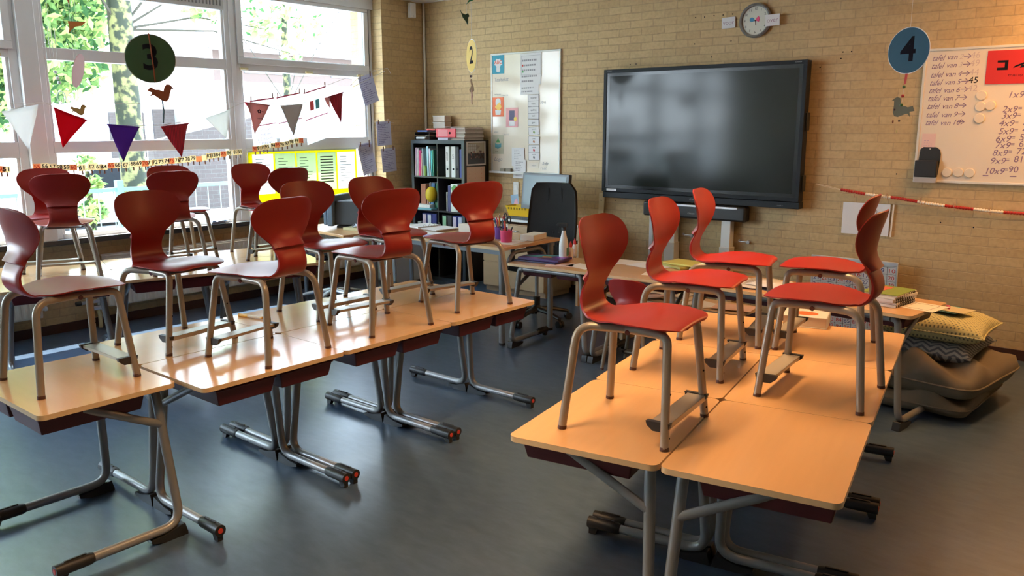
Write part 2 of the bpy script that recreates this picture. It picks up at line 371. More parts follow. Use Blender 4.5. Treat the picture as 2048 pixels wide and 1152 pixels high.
# windows: mullions shared, one structure object per bay
FXo, FXi, GX = -6.95, -6.865, -6.91
posts = [(-2.32, -2.2), (-.74, -.60), (.80, .95), (2.485, 2.735), (4.285, 4.43), (5.93, 6.02)]
for i, (a, b) in enumerate(posts):
    mb = MB().b2((FXo-.02, a, .765), (FXi, b, 2.84))
    if b-a > .2: mb.b2((FXi, a+.06, .765), (FXi+.05, b-.06, 2.84))
    else: mb.b2((FXi, a+.045, .765), (FXi+.012, b-.045, 2.84))
    struct(mb, 'window_post', MT['upvc'], bevel=.004)
bays = [(5, -2.2, -.74, 0), (4, -.60, .80, 0), (3, .95, 2.485, 1), (1, 2.735, 4.285, 0), (2, 4.43, 5.93, 1)]
for num, y0, y1, kind in bays:
    root = empty('window_%d' % num, (GX, (y0+y1)/2, .765)); root['kind'] = 'structure'
    hy = (y1-y0)/2
    L = lambda z: z-.765
    # rails
    rails = [(.765, .80), (1.44, 1.53), (2.15, 2.24)] if kind == 0 else [(.765, .80), (1.41, 1.53), (2.15, 2.275)]
    topz = 2.665 if kind == 0 else 2.815
    mb = MB()
    for a, b in rails + [(topz, 2.84)]:
        mb.b2((FXo-GX, -hy, L(a)), (FXi-GX, hy, L(b)))
    # small inner beads down both sides of each light
    for a, b in ((.80, rails[1][0]), (1.53, 2.15), (rails[2][1], topz)):
        for s in (-1, 1): mb.b2((FXo-GX+.01, s*hy-.022 if s > 0 else s*hy, L(a)), (FXi-GX-.012, s*hy if s > 0 else s*hy+.022, L(b)))
    mb.build('window_frame', MT['upvc'], root, bevel=.004)
    if kind == 1:
        m2 = MB(); z0, z1, t = rails[2][1]-.065, topz+.045, .058
        m2.b2((FXi-GX, -hy-.03, L(z0)), (FXi-GX+.022, hy+.03, L(z0+t))); m2.b2((FXi-GX, -hy-.03, L(z1-t)), (FXi-GX+.022, hy+.03, L(z1)))
        for s in (-1, 1): m2.b2((FXi-GX, s*(hy+.03)-(t if s > 0 else 0), L(z0+t)), (FXi-GX+.022, s*(hy+.03)+(0 if s > 0 else t), L(z1-t)))
        m2.build('casement_frame', MT['upvc'], root, bevel=.004)
        m3 = MB()
        for yy in (-hy+.02, 0, hy-.1): m3.cyl((FXi-GX+.02, yy-.04, L(2.165)), (FXi-GX+.02, yy+.04, L(2.165)), .011)
        m3.build('brass_catch', cmat((.62, .5, .26), .35), root)
    else:
        m2 = MB().b2((FXi-GX-.02, -hy, L(2.668)), (FXi-GX+.01, hy, L(2.83)))
        n = 46
        for k in range(n):
            yy = -hy+.03+(2*hy-.06)*k/(n-1)
            m2.b2((FXi-GX+.01, yy-.006, L(2.70)), (FXi-GX+.016, yy+.006, L(2.80)), 1)
        m2.build('vent_grille', [cmat((.55, .53, .5), .4), cmat((.25, .24, .23), .4)], root)
    for a, b in ((.80, rails[1][0]), (1.53, 2.15), (rails[2][1], topz)):
        MB().b2((-.004, -hy+.01, L(a)), (.004, hy-.01, L(b))).build('pane', MT['glass'], root)

# corner pipe, junction box
struct(MB().cyl((PX+.022, FY-.022, 0), (PX+.022, FY-.022, CH), .013), 'trim_2', cmat((.72, .66, .56), .4))
e = empty('ceiling_sensor', (PX+.02, 6.42, 2.86), 0, 'small white sensor box high beside the corner pipe', 'sensor')
MB().b2((0, -.04, -.075), (.05, .04, .08)).build('housing', MT['white'], e, bevel=.008)
MB().text('::', .03, (.052, 0, -.055), Y, Z).build('speaker_holes', MT['ink'], e)

# ---------------------------------------------------------------- outside
gm = mat('pale_paving', (.42, .42, .40), .9, var=.1, scale=3)
struct(MB().b2((-90, -60, -.35), (-7.2, 120, -.15)), 'ground_outside', gm)
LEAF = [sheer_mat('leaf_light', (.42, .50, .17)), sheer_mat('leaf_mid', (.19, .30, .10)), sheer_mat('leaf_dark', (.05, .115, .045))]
BARK, _t, _b = _nm('mottled_leaf_shadow_bark'); _n = _t.nodes.new('ShaderNodeTexNoise'); _n.inputs['Scale'].default_value = 7; _n.inputs['Detail'].default_value = 4; _g = _t.nodes.new('ShaderNodeNewGeometry')
_r = _t.nodes.new('ShaderNodeValToRGB'); _r.color_ramp.elements[0].position = .46; _r.color_ramp.elements[0].color = (.012, .016, .006, 1); _r.color_ramp.elements[1].position = .56; _r.color_ramp.elements[1].color = (.14, .13, .045, 1)  # dark patches paint leaf shadows in along with the bark's own mottling
_t.links.new(_g.outputs['Position'], _n.inputs['Vector']); _t.links.new(_n.outputs['Fac'], _r.inputs[0]); _t.links.new(_r.outputs[0], _b.inputs['Base Color']); _b.inputs['Roughness'].default_value = .9
def tree(name, label, x, y, trunk_r, blobs, nleaf, ls=.16, trunk_h=6, weights=(4, 4, 2), lean=(0, 0), group=None):
    t = empty(name, (x, y, -.15), 0, label, 'tree', group)
    MB().tube([(0, 0, 0), (lean[0]*.3, lean[1]*.3, trunk_h*.35), (lean[0]*.7, lean[1]*.7, trunk_h*.7), (lean[0], lean[1], trunk_h)], [trunk_r*1.15, trunk_r, trunk_r*.9, trunk_r*.6], 14).build('trunk', BARK, t)
    mbb = MB()
    for (bx, by, bz, br) in blobs:
        mbb.tube([(lean[0]*.5, lean[1]*.5, trunk_h*.45), ((bx+lean[0])*.5, (by+lean[1])*.5, (bz+trunk_h*.5)*.5), (bx, by, bz)], [trunk_r*.13, trunk_r*.08, trunk_r*.04], 6)
    mbb.build('branches', cmat((.03, .025, .015), .9), t)
    rnd = random.Random(hash((round(x, 2), round(y, 2))) & 0xffff)
    tot = sum(b[3]**2 for b in blobs); mb = MB()
    for (bx, by, bz, br) in blobs:
        for _ in range(int(nleaf*br*br/tot)):
            d = Vector((rnd.gauss(0, 1), rnd.gauss(0, 1), rnd.gauss(0, 1))).normalized()*br*rnd.uniform(.35, 1)**.6
            d.z *= .8; c = Vector((bx, by, bz)) + d
            a = Vector((rnd.gauss(0, 1), rnd.gauss(0, 1), rnd.gauss(0, 1))).normalized(); b = a.orthogonal().normalized()
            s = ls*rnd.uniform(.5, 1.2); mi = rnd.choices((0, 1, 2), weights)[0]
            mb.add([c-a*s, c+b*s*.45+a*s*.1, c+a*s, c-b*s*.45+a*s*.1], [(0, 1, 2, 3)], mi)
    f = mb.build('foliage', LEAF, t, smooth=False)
    return t
tree('plane_tree', 'tall mottled trunk of plane tree outside the middle window', -12.0, 5.85, .17,
     [(.5, -1.6, 5.0, 1.6), (-1, .6, 5.4, 1.4), (.4, 1.6, 4.9, .8), (.1, 2.3, 3.35, .30), (.2, 1.2, 3.6, .35), (0, 2.9, 3.0, .2)], 5200, .10, 7, (5, 4, 1))
tree('leafy_tree', 'dense leafy tree outside behind the green number disc', -13.5, 4.0, .12,
     [(0, 0, 3.4, 1.6), (.5, 1.1, 2.9, 1.0), (.4, -1.6, 2.7, 1.5), (-.5, .3, 4.8, 1.6), (.2, -3, 3.8, 1.7), (.6, .2, 2.3, .8), (.2, 1.8, 4.4, .8), (.4, 1.7, 3.5, .55)], 30000, .095, 3.6, (4, 4, 3))
tree('leafy_tree', 'leafy green tree seen through the leftmost window panes', -15.0, .2, .14,
     [(0, 0, 3.2, 2.2), (.5, 2.0, 2.8, 1.5), (0, -2.5, 3.6, 2.2), (0, .5, 5.2, 2)], 20000, .12, 3.6, (4, 4, 3))
tree('leafy_tree', 'sparse leafy branches outside the window nearest the brick pier', -17, 12.2, .1,
     [(.2, -.5, 4.6, .7), (.1, .6, 4.2, .5), (0, 1.9, 4.9, .4), (0, -2, 4.7, .6)], 900, .10, 5.0, (6, 3, 1))
# ivy clad pole near the fence
tree('leafy_shrub', 'narrow leafy shrub growing up behind the green fence', -9.6, 4.15, .04,
     [(0, 0, .5, .18), (0, .02, .85, .17), (0, 0, 1.15, .15), (0, 0, 1.4, .12)], 700, .06, 1.3, (5, 3, 1))

# fence
fn = empty('railing_fence', (-9.0, 0, -.15), 0, 'green metal railing fence running outside along the windows', 'fence')
gp = cmat((.12, .30, .24), .5)
mb = MB(); mb.b2((-.02, -6, 1.10), (.02, 12, 1.14)); mb.b2((-.015, -6, .25), (.015, 12, .28))
mb.build('rails', gp, fn)
for k in range(9):
    MB().b2((-.035, -5+k*1.48-.035+.33, 0), (.035, -5+k*1.48+.035+.33, 1.22)).build('post', gp, fn)
bar = None
for k in range(90):
    if bar is None: bar = MB().cyl((0, 0, .27), (0, 0, 1.11), .007, n=6).build('bar', cmat((.2, .25, .25), .5), fn, loc=(0, -4.5+k*.16, 0))
    else:
        b = bar.copy(); col.objects.link(b); b.parent = fn; b.location = (0, -4.5+k*.16, 0)

# buildings
bw = brick_mat('brown_house_brick', 'Y', (.045, .030, .026), (.035, .024, .02), (.06, .055, .05), .22, .075, .1)
bh = empty('brick_house', (-22, 15.2, -.15), 0, 'brick house with tiled roof and upper window strip outside', 'building')
MB().b2((-6, -1.9, 0), (0, 12, 4.0)).build('wall', cmat((.55, .52, .50), .8), bh); MB().b2((0, -1.9, 3.1), (.015, 12, 4.0)).build('brick_band', cmat((.085, .055, .045), .8), bh)
mb = MB(); mb.add([(.5, -2.3, 3.95), (.5, 12.5, 3.95), (-3, 12.5, 6.4), (-3, -2.3, 6.4), (-6.5, 12.5, 3.95), (-6.5, -2.3, 3.95)], [(0, 1, 2, 3), (3, 2, 4, 5), (0, 3, 5), (1, 4, 2), (0, 5, 4, 1)])
for k in range(11):
    f = k/11; mb.b2((.5-3.5*f-.04, -2.3, 3.95+2.45*f), (.5-3.5*f, 12.5, 3.99+2.45*f), 1)
mb.build('roof', [cmat((.42, .38, .36), .8), cmat((.10, .08, .08), .8)], bh)
for y0 in (-.9, 2.3): MB().b2((-.02, y0, 3.35), (.04, y0+2.3, 3.72)).build('window', cmat((.10, .12, .15), .3), bh)
wb = empty('white_hall', (-24, 5.5, -.15), 0, 'sunlit white building with brown brick panels outside', 'building')
MB().b2((-5, -8, 0), (0, 7.6, 2.6)).build('wall', cmat((.7, .7, .7), .8), wb)
MB().b2((0, 5.6, .9), (.1, 6.6, 2.2)).build('brick_panel', bw, wb)
MB().b2((0, 6.9, .9), (.1, 7.55, 2.3)).build('brick_panel', bw, wb)
gw = empty('brick_garden_wall', (-13.4, 7.9, -.15), 0, 'low brown brick wall seen through the lower middle window pane', 'wall')
MB().b2((-.2, -1.0, .35), (0, .9, 1.55)).build('brickwork', bw, gw)
MB().prism([(-1.0, 1.55), (.9, 1.55), (.9, 1.95)], (-.2, 0, 0), Y, Z, .2).build('gable', bw, gw)
MB().b2((-.25, -1.0, 0), (.02, .9, .35)).build('plinth', cmat((.6, .6, .58), .8), gw)
_cp = at_x(274, 352, -15.2); car = empty('parked_car', (-16, _cp.y+.1, _cp.z-1.17), 0, 'white parked car with dark side window behind the fence outside', 'car')
mb = MB(); prof = [(-2.1, .35), (-2.1, .8), (-1.5, .95), (-.9, 1.4), (.7, 1.42), (1.3, 1.0), (2.0, .85), (2.1, .35)]
mb.prism(prof, (-.8, 0, 0), Y, Z, 1.6); mb.build('body', cmat((.7, .7, .7), .3), car, bevel=.06)
for yy in (-1.3, 1.3):
    MB().cyl((.72, yy, .32), (.9, yy, .32), .32, n=20).build('wheel', MT['blackrub'], car)
MB().prism([(-1.3, .98), (-.85, 1.34), (.62, 1.36), (1.1, 1.0)], (.82, 0, 0), Y, Z, .02).build('side_window', cmat((.02, .024, .028), .1), car)

# ================================================================ PUPIL DESKS
# local axes: x along the width, user sits at -y, height .65
DW, DD, DH = .697, .511, .65
def make_desk(name='school_desk'):
    t = empty(name)
    mb = MB(); o2 = rrect(DW, DD, .028, 5)
    mb.prism(o2, (0, 0, DH-.019), X, Y, .019, 0, 1)
    mb.build('tabletop', [MT['top'], MT['edge']], t, bevel=.0035, seg=2)
    for s in (-1, 1):
        pts = fillet([(s*.20, .205, .612), (s*.262, .205, .612), (s*.322, .235, .047), (s*.322, -.245, .047)], [.06, .075], 8)
        leg = MB().tube(pts[1:], .0185, 14).build('leg', MT['desk_tube'], t)
        # brace from post to the underside of the top
        MB().tube([(s*.283, .215, .47), (s*.272, -.05, .60), (s*.268, -.12, .626)], .0125, 10, sq=1.3).build('brace', MT['desk_tube'], t)
        # heel wedge
        MB().prism([(.253, 0), (.253, .012), (.243, .052), (.16, .030), (.10, .026), (.10, .014), (.15, 0)], (s*.322-.021, 0, 0), Y, Z, .042).build('heel_wedge', MT['black'], leg, bevel=.003)
        m2 = MB().tube([(s*.322, -.115, .0475), (s*.322, -.128, .0475), (s*.322, -.255, .0475)], [.0195, .0235, .0245], 16)
        m2.b2((s*.322-.004, -.22, .069), (s*.322+.004, -.14, .0755))
        m2.prism([(-.25, .002), (-.222, .002), (-.21, .03), (-.25, .03)], (s*.322-.012, 0, 0), Y, Z, .024)
        m2.build('foot_sleeve', MT['black'], leg, bevel=.001)
        MB().cyl((s*.322, -.2545, .0475), (s*.322, -.257, .0475), .011, n=14).build('end_dot', MT['reddot'], leg)
    MB().tube([(-.225, .205, .612), (0, .205, .612), (.225, .205, .612)], .0185, 14).build('crossbar', MT['desk_tube'], t)
    MB().b2((-.30, -.13, .622), (-.25, .10, .631)).b2((.25, -.13, .622), (.30, .10, .631)).build('side_rail', MT['desk_tube'], t)
    for cx in (-.148, .148):
        m3 = MB(); w0, w1, y0, y1, z0, z1 = .137, .122, -.238, .155, .552, .622
        a = [(cx-w0, y0, z1), (cx+w0, y0, z1), (cx+w0, y1, z1), (cx-w0, y1, z1)]
        b = [(cx-w1, y0+.014, z0), (cx+w1, y0+.014, z0), (cx+w1, y1-.014, z0), (cx-w1, y1-.014, z0)]
        m3.add(a+b, [(0, 1, 5, 4), (1, 2, 6, 5), (2, 3, 7, 6), (3, 0, 4, 7), (4, 5, 6, 7), (3, 2, 1, 0)])
        m3.b2((cx-w0-.004, y0-.004, z1-.008), (cx+w0+.004, y0+.004, z1))
        m3.build('drawer_tray', MT['tray'], t, bevel=.004)
    return t
desk0 = make_desk(); _used = [False]
def put(proto, used, x, y, z, rz, label, group, cat=None):
    o = proto if not used[0] else copy_tree(proto)
    used[0] = True; o.location = (x, y, z); o.rotation_euler = (0, 0, rz)
    o['label'] = label; o['group'] = group
    if cat: o['category'] = cat
    return o
def place_desk(x, y, rz, label, group='pupil desks with beech tops'):
    return put(desk0, _used, x, y, 0, rz, label, group, 'desk')

# group A (left, in front): rows face each other over x = -3.347
AX = -3.347
yA = [1.574+.35, 2.274+.35, 2.974+.35]
A_LAB = {(0, 0): 'aisle-side desk of the left block touching the crosswise end desk',
         (0, 1): 'middle aisle-side beech desk of the left block, two red trays under its edge',
         (0, 2): 'aisle-side desk of the left block nearest the teacher desk',
         (1, 0): 'window-side desk of the left block touching the end desk, orange pen beyond its edge',
         (1, 1): 'middle window-side desk of the left block with an orange marker lying on it',
         (1, 2): 'window-side desk of the left block farthest from the end desk'}
for i, y in enumerate(yA):
    place_desk(AX+.2585, y, R(90), A_LAB[(0, i)])
    place_desk(AX-.2585, y, R(-90), A_LAB[(1, i)])
place_desk(-3.345, 1.302, 0, 'single desk set crosswise at the near end of the left block')
# group B (right, front)
BO = Vector((-1.621, 1.946, 0)); bth = .1729
bu = Vector((-math.sin(bth), math.cos(bth), 0)); bv = Vector((math.cos(bth), math.sin(bth), 0))
B_LAB = {(0, 0): 'nearest desk of the right block on its aisle side, one red chair standing on it',
         (0, 1): 'middle aisle-side desk of the right block under a red chair',
         (0, 2): 'far aisle-side desk of the right block, below the board',
         (1, 0): 'nearest empty desk at the bottom of the picture, corner brace and red tray showing',
         (1, 1): 'middle wall-side desk of the right block carrying a red chair',
         (1, 2): 'far wall-side desk of the right block next to the book and number chart'}
for i in range(3):
    c = BO + bu*(.70*i+.35)
    p = c + bv*.2585; place_desk(p.x, p.y, bth+R(-90), B_LAB[(0, i)])
    p = c + bv*(.517+.2585); place_desk(p.x, p.y, bth+R(90), B_LAB[(1, i)])
# group C (by the windows)
CS = Vector((-5.315, 2.45, 0)); cu = Vector((.300, .954, 0)); cn = Vector((-.954, .300, 0)); cth = math.atan2(.954, .300)-PI/2
C_LAB = {(0, 1): 'room-side desk in the middle of the block by the windows', (0, 2): 'room-side desk at the far end of the block by the windows',
         (1, 1): 'window-side desk in the middle of the block by the windows', (1, 2): 'window-side desk at the far end of the window block',
         (0, 0): 'room-side desk of the window block at its near end, under two facing chairs', (1, 0): 'window-side desk of the window block at its near end'}
def crow(k, n_):
    if k == 0:
        u0 = Vector((.40, .917, 0)); n0 = Vector((-.917, .40, 0)); c = CS - u0*.355; return c + n0*(n_), math.atan2(.917, .40)-PI/2
    return CS + cu*(.70*(k-1)+.35) + cn*n_, cth
def drow(k, n_): return CS + cu*(.70*(k-1)+.35) + cn*n_, cth
for k in range(3):
    p, th = drow(k, .2585); place_desk(p.x, p.y, th+R(90), C_LAB[(0, k)])
    p, th = drow(k, .7755); place_desk(p.x, p.y, th+R(-90), C_LAB[(1, k)])
# row along the front wall
H = [(-3.49, 4.865, 4, 'desk beside the teacher desk with the spray bottle and glue bottles on it'),
     (-2.79, 4.905, 3, 'desk below the board with a small red chair pushed under it'),
     (-2.09, 4.955, -3, 'desk below the board holding open workbooks'),
     (-1.352, 4.905, -8, 'desk at the wall by the cushions with the hundred chart and book stack')]
for x, y, a, l in H: place_desk(x, y, PI+R(a), l, 'pupil desks in a row along the board wall')

# ================================================================ CHAIRS
PROF = [(0.203, 0.372, 0.08075), (0.2, 0.379, 0.1187), (0.188, 0.385, 0.1444), (0.165, 0.389, 0.1634), (0.125, 0.391, 0.1777), (0.075, 0.389, 0.1843), (0.03, 0.384, 0.1824), (-0.02, 0.378, 0.171), (-0.06, 0.373, 0.16),
        (-0.095, 0.37, 0.133), (-0.122, 0.371, 0.111), (-0.143, 0.379, 0.097), (-0.158, 0.394, 0.088), (-0.166, 0.415, 0.083), (-0.168, 0.44, 0.081), (-0.163, 0.465, 0.082), (-0.1556, 0.4835, 0.0862), (-0.154, 0.488, 0.087),
        (-0.147, 0.508, 0.0905), (-0.143, 0.528, 0.1104), (-0.143, 0.548, 0.1321), (-0.145, 0.572, 0.1539), (-0.149, 0.598, 0.1683), (-0.155, 0.625, 0.1738), (-0.162, 0.65, 0.1701), (-0.168, 0.672, 0.1557), (-0.172, 0.688, 0.1321), (-0.174, 0.697, 0.1014), (-0.175, 0.701, 0.06335)]
def _dense(P):
    out = []
    for i in range(len(P)-1):
        out.append(P[i])
        if abs(P[i][1]-.4835) < 1e-4: continue
        a, b, c, d = P[max(i-1, 0)], P[i], P[i+1], P[min(i+2, len(P)-1)]
        out.append(tuple((-a[k]+9*b[k]+9*c[k]-d[k])/16 for k in range(3)))
    return out + [P[-1]]
PROF = _dense(PROF)
def shell_mesh():
    n = len(PROF); NT = 18
    P = [Vector((p[0], 0, p[1])) for p in PROF]; nor = []
    for i in range(n):
        t = (P[min(i+1, n-1)]-P[max(i-1, 0)]).normalized(); nor.append(Vector((t.z, 0, -t.x)))   # points to the sitter's side
    F_, B_ = [], []
    for i, (x, z, hw) in enumerate(PROF):
        fr, bk = [], []
        seat = max(0, min(1, (.40-z)/.02)) if x < -.05 else 1.0
        back = max(0, min(1, (z-.40)/.12))
        th = .0075
        if z > .37 and x < -.09: th = .0075 + .011*max(0, 1-abs(z-.42)/.07)
        if x < -.05 and z < .41: th = max(th, .011)
        for j in range(NT+1):
            s = -1 + 2*j/NT; yy = hw*math.sin(s*PI/2*.999) if False else hw*s
            c = P[i].copy(); c.y = yy
            if seat and x > -.13:
                f = max(0, min(1, (x+.02)/.16)); c.z += (s*s)*(-.011*f + .008*(1-f))*(hw/.19)
            if back: c.x += back*(.040*(hw/.19)**2)*s*s
            lip = 0
            if .488 <= z <= .56 and x < 0:
                k = 1-(z-.488)/.072; r_ = abs(yy)/(.098*max(.05, math.sqrt(max(0, 1-((z-.488)/.08)**2))))
                lip = .019*k*max(0, 1-r_**6) if r_ < 1 else 0
            e = 1-abs(s)**8*.5
            fr.append(c); bk.append(c - nor[i]*(th*e + lip))
        F_.append(fr); B_.append(bk)
    mb = MB(); mb.grid(F_, flip=True); mb.grid(B_)
    # stitch rim
    def rim(g): return [g[i][0] for i in range(n)] + [g[n-1][j] for j in range(1, NT+1)] + [g[i][NT] for i in range(n-2, -1, -1)] + [g[0][j] for j in range(NT-1, 0, -1)]
    a, b = rim(F_), rim(B_); k = len(a)
    mb.add(a+b, [(i, k+i, k+(i+1) % k, (i+1) % k) for i in range(k)])
    return mb
def make_chair(name='school_chair', footrest=True):
    t = empty(name)
    o = shell_mesh().build('shell', MT['red'], t, weld=True, angle=50)
    bm = bmesh.new(); bm.from_mesh(o.data); bmesh.ops.recalc_face_normals(bm, faces=bm.faces); bm.to_mesh(o.data); bm.free()
    o.data.set_sharp_from_angle(angle=R(50))
    for s in (-1, 1):
        rear = fillet([(-.182, s*.184, .004), (-.150, s*.142, .353), (.01, s*.110, .353)], .065, 8)
        front = fillet([(.182, s*.184, .004), (.158, s*.130, .353), (.008, s*.110, .353)], .034, 8)
        for pts, fx, fn in ((rear, -.182, 0), (front, .182, 1)):
            lg = MB().tube(pts, .0142, 12).build('leg', MT['chair_tube'], t)
            d = (pts[1]-pts[0]).normalized()
            MB().tube([(fx, s*.184, 0), Vector((fx, s*.184, 0))+d*.012], [.0150, .0148], 12).build('rubber_tip', MT['brownrub'], lg)
            if fn:
                mm = MB()
                for zz in (.035, .17): 
                    q = pts[0]+d*(zz/d.z); mm.sphere((q.x+.0115, q.y+s*-.006, q.z), .0038, 5)
                mm.build('adjust_hole', MT['ink'], lg)
    MB().b2((-.07, -.105, .342), (.12, .105, .3475)).build('seat_plate', MT['chair_tube'], t, bevel=.002)
    for s in (-1, 1): MB().cyl((.02, s*.105, .352), (.02, s*.126, .344), .009, n=10).build('shell_screw', MT['tray'], t)
    if footrest:
        mf = MB().b2((.125, -.172, .080), (.190, .172, .0825)); mf.b2((.1875, -.172, .064), (.190, .172, .0825)); mf.b2((.125, -.172, .070), (.1275, .172, .0825))
        fr = mf.build('footrest', MT['plate'], t, bevel=.001)
        for s in (-1, 1):
            MB().prism([(-.052, .0125), (.030, .0125), (.026, -.004), (.006, -.018), (-.028, -.018), (-.048, -.002)], (.166, s*.170-.009, .0735), X, Z, -.018).build('end_clip', MT['clip'], fr, bevel=.002)
    return t
chair0 = make_chair(); _cu = [False]
def place_chair(x, y, z, deg, label, group='red shell chairs standing on the desks'):
    return put(chair0, _cu, x, y, z, R(deg), label, group, 'chair')
for a in [
    (-3.38, 1.315, 90, 'red chair cut by the left picture edge on the crosswise end desk'),
    (-3.59, 1.885, 9, 'red chair on the left block, front showing, just beyond the end desk'),
    (-3.087, 2.046, 190, 'red chair seen from behind, nearest of those turned away on the left block'),
    (-3.565, 2.742, -2, 'red chair showing its front on the middle window-side desk of the left block'),
    (-3.09, 2.705, 175, 'red chair turned away on the middle aisle-side desk of the left block'),
    (-3.605, 3.235, 0, 'red chair showing its front, farthest of its row on the left block'),
    (-3.108, 3.365, 168, 'red chair turned away, closest one to the pen pots on the teacher desk'),
    (-1.360, 2.317, 7, 'large near red chair on the aisle-side desk of the right block'),
    (-1.538, 3.057, 10, 'red chair behind the nearest one, its top overlapping the soundbar left part'),
    (-1.633, 3.623, 13, 'red chair directly under the board, third from the front'),
    (-.982, 3.044, 184.7, 'red chair facing left on the right block, nearest on the wall side'),
    (-1.195, 3.725, 187.7, 'red chair facing left behind the other one on the wall side'),
]: place_chair(a[0], a[1], DH, a[2], a[3])
C_CH = [(2, .77, .11, -3, 'red chair by the windows showing its front beside the yellow poster', (0, 0)),
        (2, .26, .10, 180, 'dark backed red chair by the windows overlapping the yellow poster', (0, 0)),
        (1, .77, .19, -4, 'red chair by the windows of which only the top rim shows behind another', (0, 0)),
        (1, .26, .02, 170, 'red chair turned away in the middle of the window block', (0, 0)),
        (0, .77, -.06, -22, 'red chair near the left pillar showing its front behind a darker one', (0, 0)),
        (0, .26, .05, 158, 'dark backed red chair turned away near the left window pillar', (0, 0))]
for k, n_, du, deg, lab, off in C_CH:
    p, th = crow(k, n_); p = p + cu*du
    place_chair(p.x+off[0], p.y+off[1], DH, deg, lab, 'red chairs standing on the window desks')
fc = put(chair0, _cu, -2.80, 4.74, 0, R(92), 'small red chair standing on the floor under the desk below the board', 'red chairs on the floor', 'chair')
fc.scale = (.88, .88, .92)

# ceiling lamps (above the frame)
for i, (x, y) in enumerate(LAMP_SPOTS):
    t = empty('ceiling_lamp', (x, y, 2.96), 0, ['ceiling lamp nearest the brick wall above the right side', 'middle ceiling lamp above the right block of desks', 'ceiling lamp at the back of the room on the right side'][i], 'lamp', 'ceiling lamps')
    m = MB(); m.b2((-.17, -.78, -.09), (-.15, .78, 0)).b2((.15, -.78, -.09), (.17, .78, 0)).b2((-.17, -.78, -.02), (.17, .78, 0)).b2((-.17, -.78, -.09), (.17, -.76, 0)).b2((-.17, .76, -.09), (.17, .78, 0))
    m.build('housing', MT['white'], t)
    MB().b2((-.14, -.75, -.08), (.14, .75, -.07)).build('diffuser', cmat((.9, .85, .75), .4), t)
    ceiling_lamp_light(x, y)

# ================================================================ FRONT WALL
W0 = FY - .002
def wp(px, py, d=0.0):        # point on the front wall (d metres in front of it)
    return at_y(px, py, W0-d)
def sheet(name, lab, cat, c, w_, h_, m, group=None, thick=.0012, rot=0, ax=X, ay=Z, rnd=0, back=None):
    """thin card or paper sheet centred on c; returns an object whose origin is c, normal ax x ay toward the room"""
    n = Vector(ax).cross(Vector(ay)).normalized()
    mb = MB(); r_ = rnd or .0006
    ca, sa = math.cos(rot), math.sin(rot); a = Vector(ax)*ca + Vector(ay)*sa; b = Vector(ay)*ca - Vector(ax)*sa
    mb.prism(rrect(w_, h_, r_, 3), (0, 0, 0), a, b, thick)
    o = mb.build(name, m, loc=c); tag(o, lab, cat, group); return o, a, b, n
def mark(parent, fn, name='printing', mats=None):
    m = MB(); fn(m); return m.build(name, mats or MT['ink'], parent, smooth=False)
def lines(m, a, b, n, w_, h_, rows, mi=0, seed=1, t=.0016, x0=0, y0=0, frac=(.5, 1)):
    """rows of short text-like strokes"""
    rd = random.Random(seed)
    for r_ in range(rows):
        y = y0 + h_/2 - h_*(r_+.5)/rows; x = x0 - w_/2; e = x0 - w_/2 + w_*rd.uniform(*frac)
        while x < e:
            l = rd.uniform(.012, .03)*max(.5, w_/.25); 
            p = a*x + b*y + n*t; q = a*min(x+l, e) + b*y + n*t; hh = b*(h_/rows*.18)
            m.add([p-hh, q-hh, q+hh, p+hh], [(0, 1, 2, 3)], mi); x += l + .006
def FXY(p): return Vector((p[0], p[1], p[2]))

# ---- interactive board
b0 = at_y(1209, 139, FY-.13); b1 = at_y(1596, 415, FY-.13)
bx0, bx1 = -4.245, -2.378; bz1, bz0 = 2.146, .985
t = empty('interactive_board', ((bx0+bx1)/2, FY, bz0), 0, 'large black interactive touch screen mounted on the brick wall', 'screen')
W_, H_ = bx1-bx0, bz1-bz0
yf = -.13
m = MB(); m.b2((-W_/2, yf+.012, .0), (W_/2, -.03, .055)); m.b2((-W_/2, yf, .058), (W_/2, -.045, H_))
m.build('casing', MT['bezel'], t, bevel=.004)
m = MB(); fw = .032
m.b2((-W_/2, yf-.008, .06), (W_/2, yf, .06+fw)).b2((-W_/2, yf-.008, H_-fw), (W_/2, yf, H_)).b2((-W_/2, yf-.008, .06+fw), (-W_/2+fw, yf, H_-fw)).b2((W_/2-fw, yf-.008, .06+fw), (W_/2, yf, H_-fw))
m.build('frame', mat('anthracite_frame', (.013, .016, .02), .5, spec=.22), t, bevel=.002)
MB().b2((-W_/2+fw, yf-.002, .06+fw), (W_/2-fw, yf+.001, H_-fw)).build('screen_border', cmat((.006, .006, .007), .2), t)
MB().b2((-W_/2+fw+.03, yf-.003, .06+fw+.028), (W_/2-fw-.03, yf-.001, H_-fw-.028)).build('screen_glass', MT['screen'], t)
MB().b2((-W_/2+.055, yf-.010, .066), (-W_/2+.16, yf-.008, .086)).build('white_sticker', MT['white'], t)['label'] = 'small white icon strip'
mark(t, lambda m: m.text('CTOUCH', .016, (0, yf+.0115, .03), X, Z).text('CTOUCH', .012, (-W_/2+.06, yf-.0085, H_-.014), X, Z).text('CTOUCH', .012, (W_/2-.07, yf-.0085, H_-.014), X, Z)
     .text('- + o > =', .014, (W_/2-.16, yf+.0115, .022), X, Z), 'logo', cmat((.6, .6, .6), .5))
mark(t, lambda m: m.text('= = O = (=)', .013, (-W_/2+.107, yf-.0102, .076), X, Z), 'icon', MT['ink'])
for a_, b_ in ((.62, .76), (.14, .27)): MB().b2((W_/2, yf+.02, a_), (W_/2+.017, -.05, b_)).build('side_port_cover', MT['black'], t, bevel=.004)
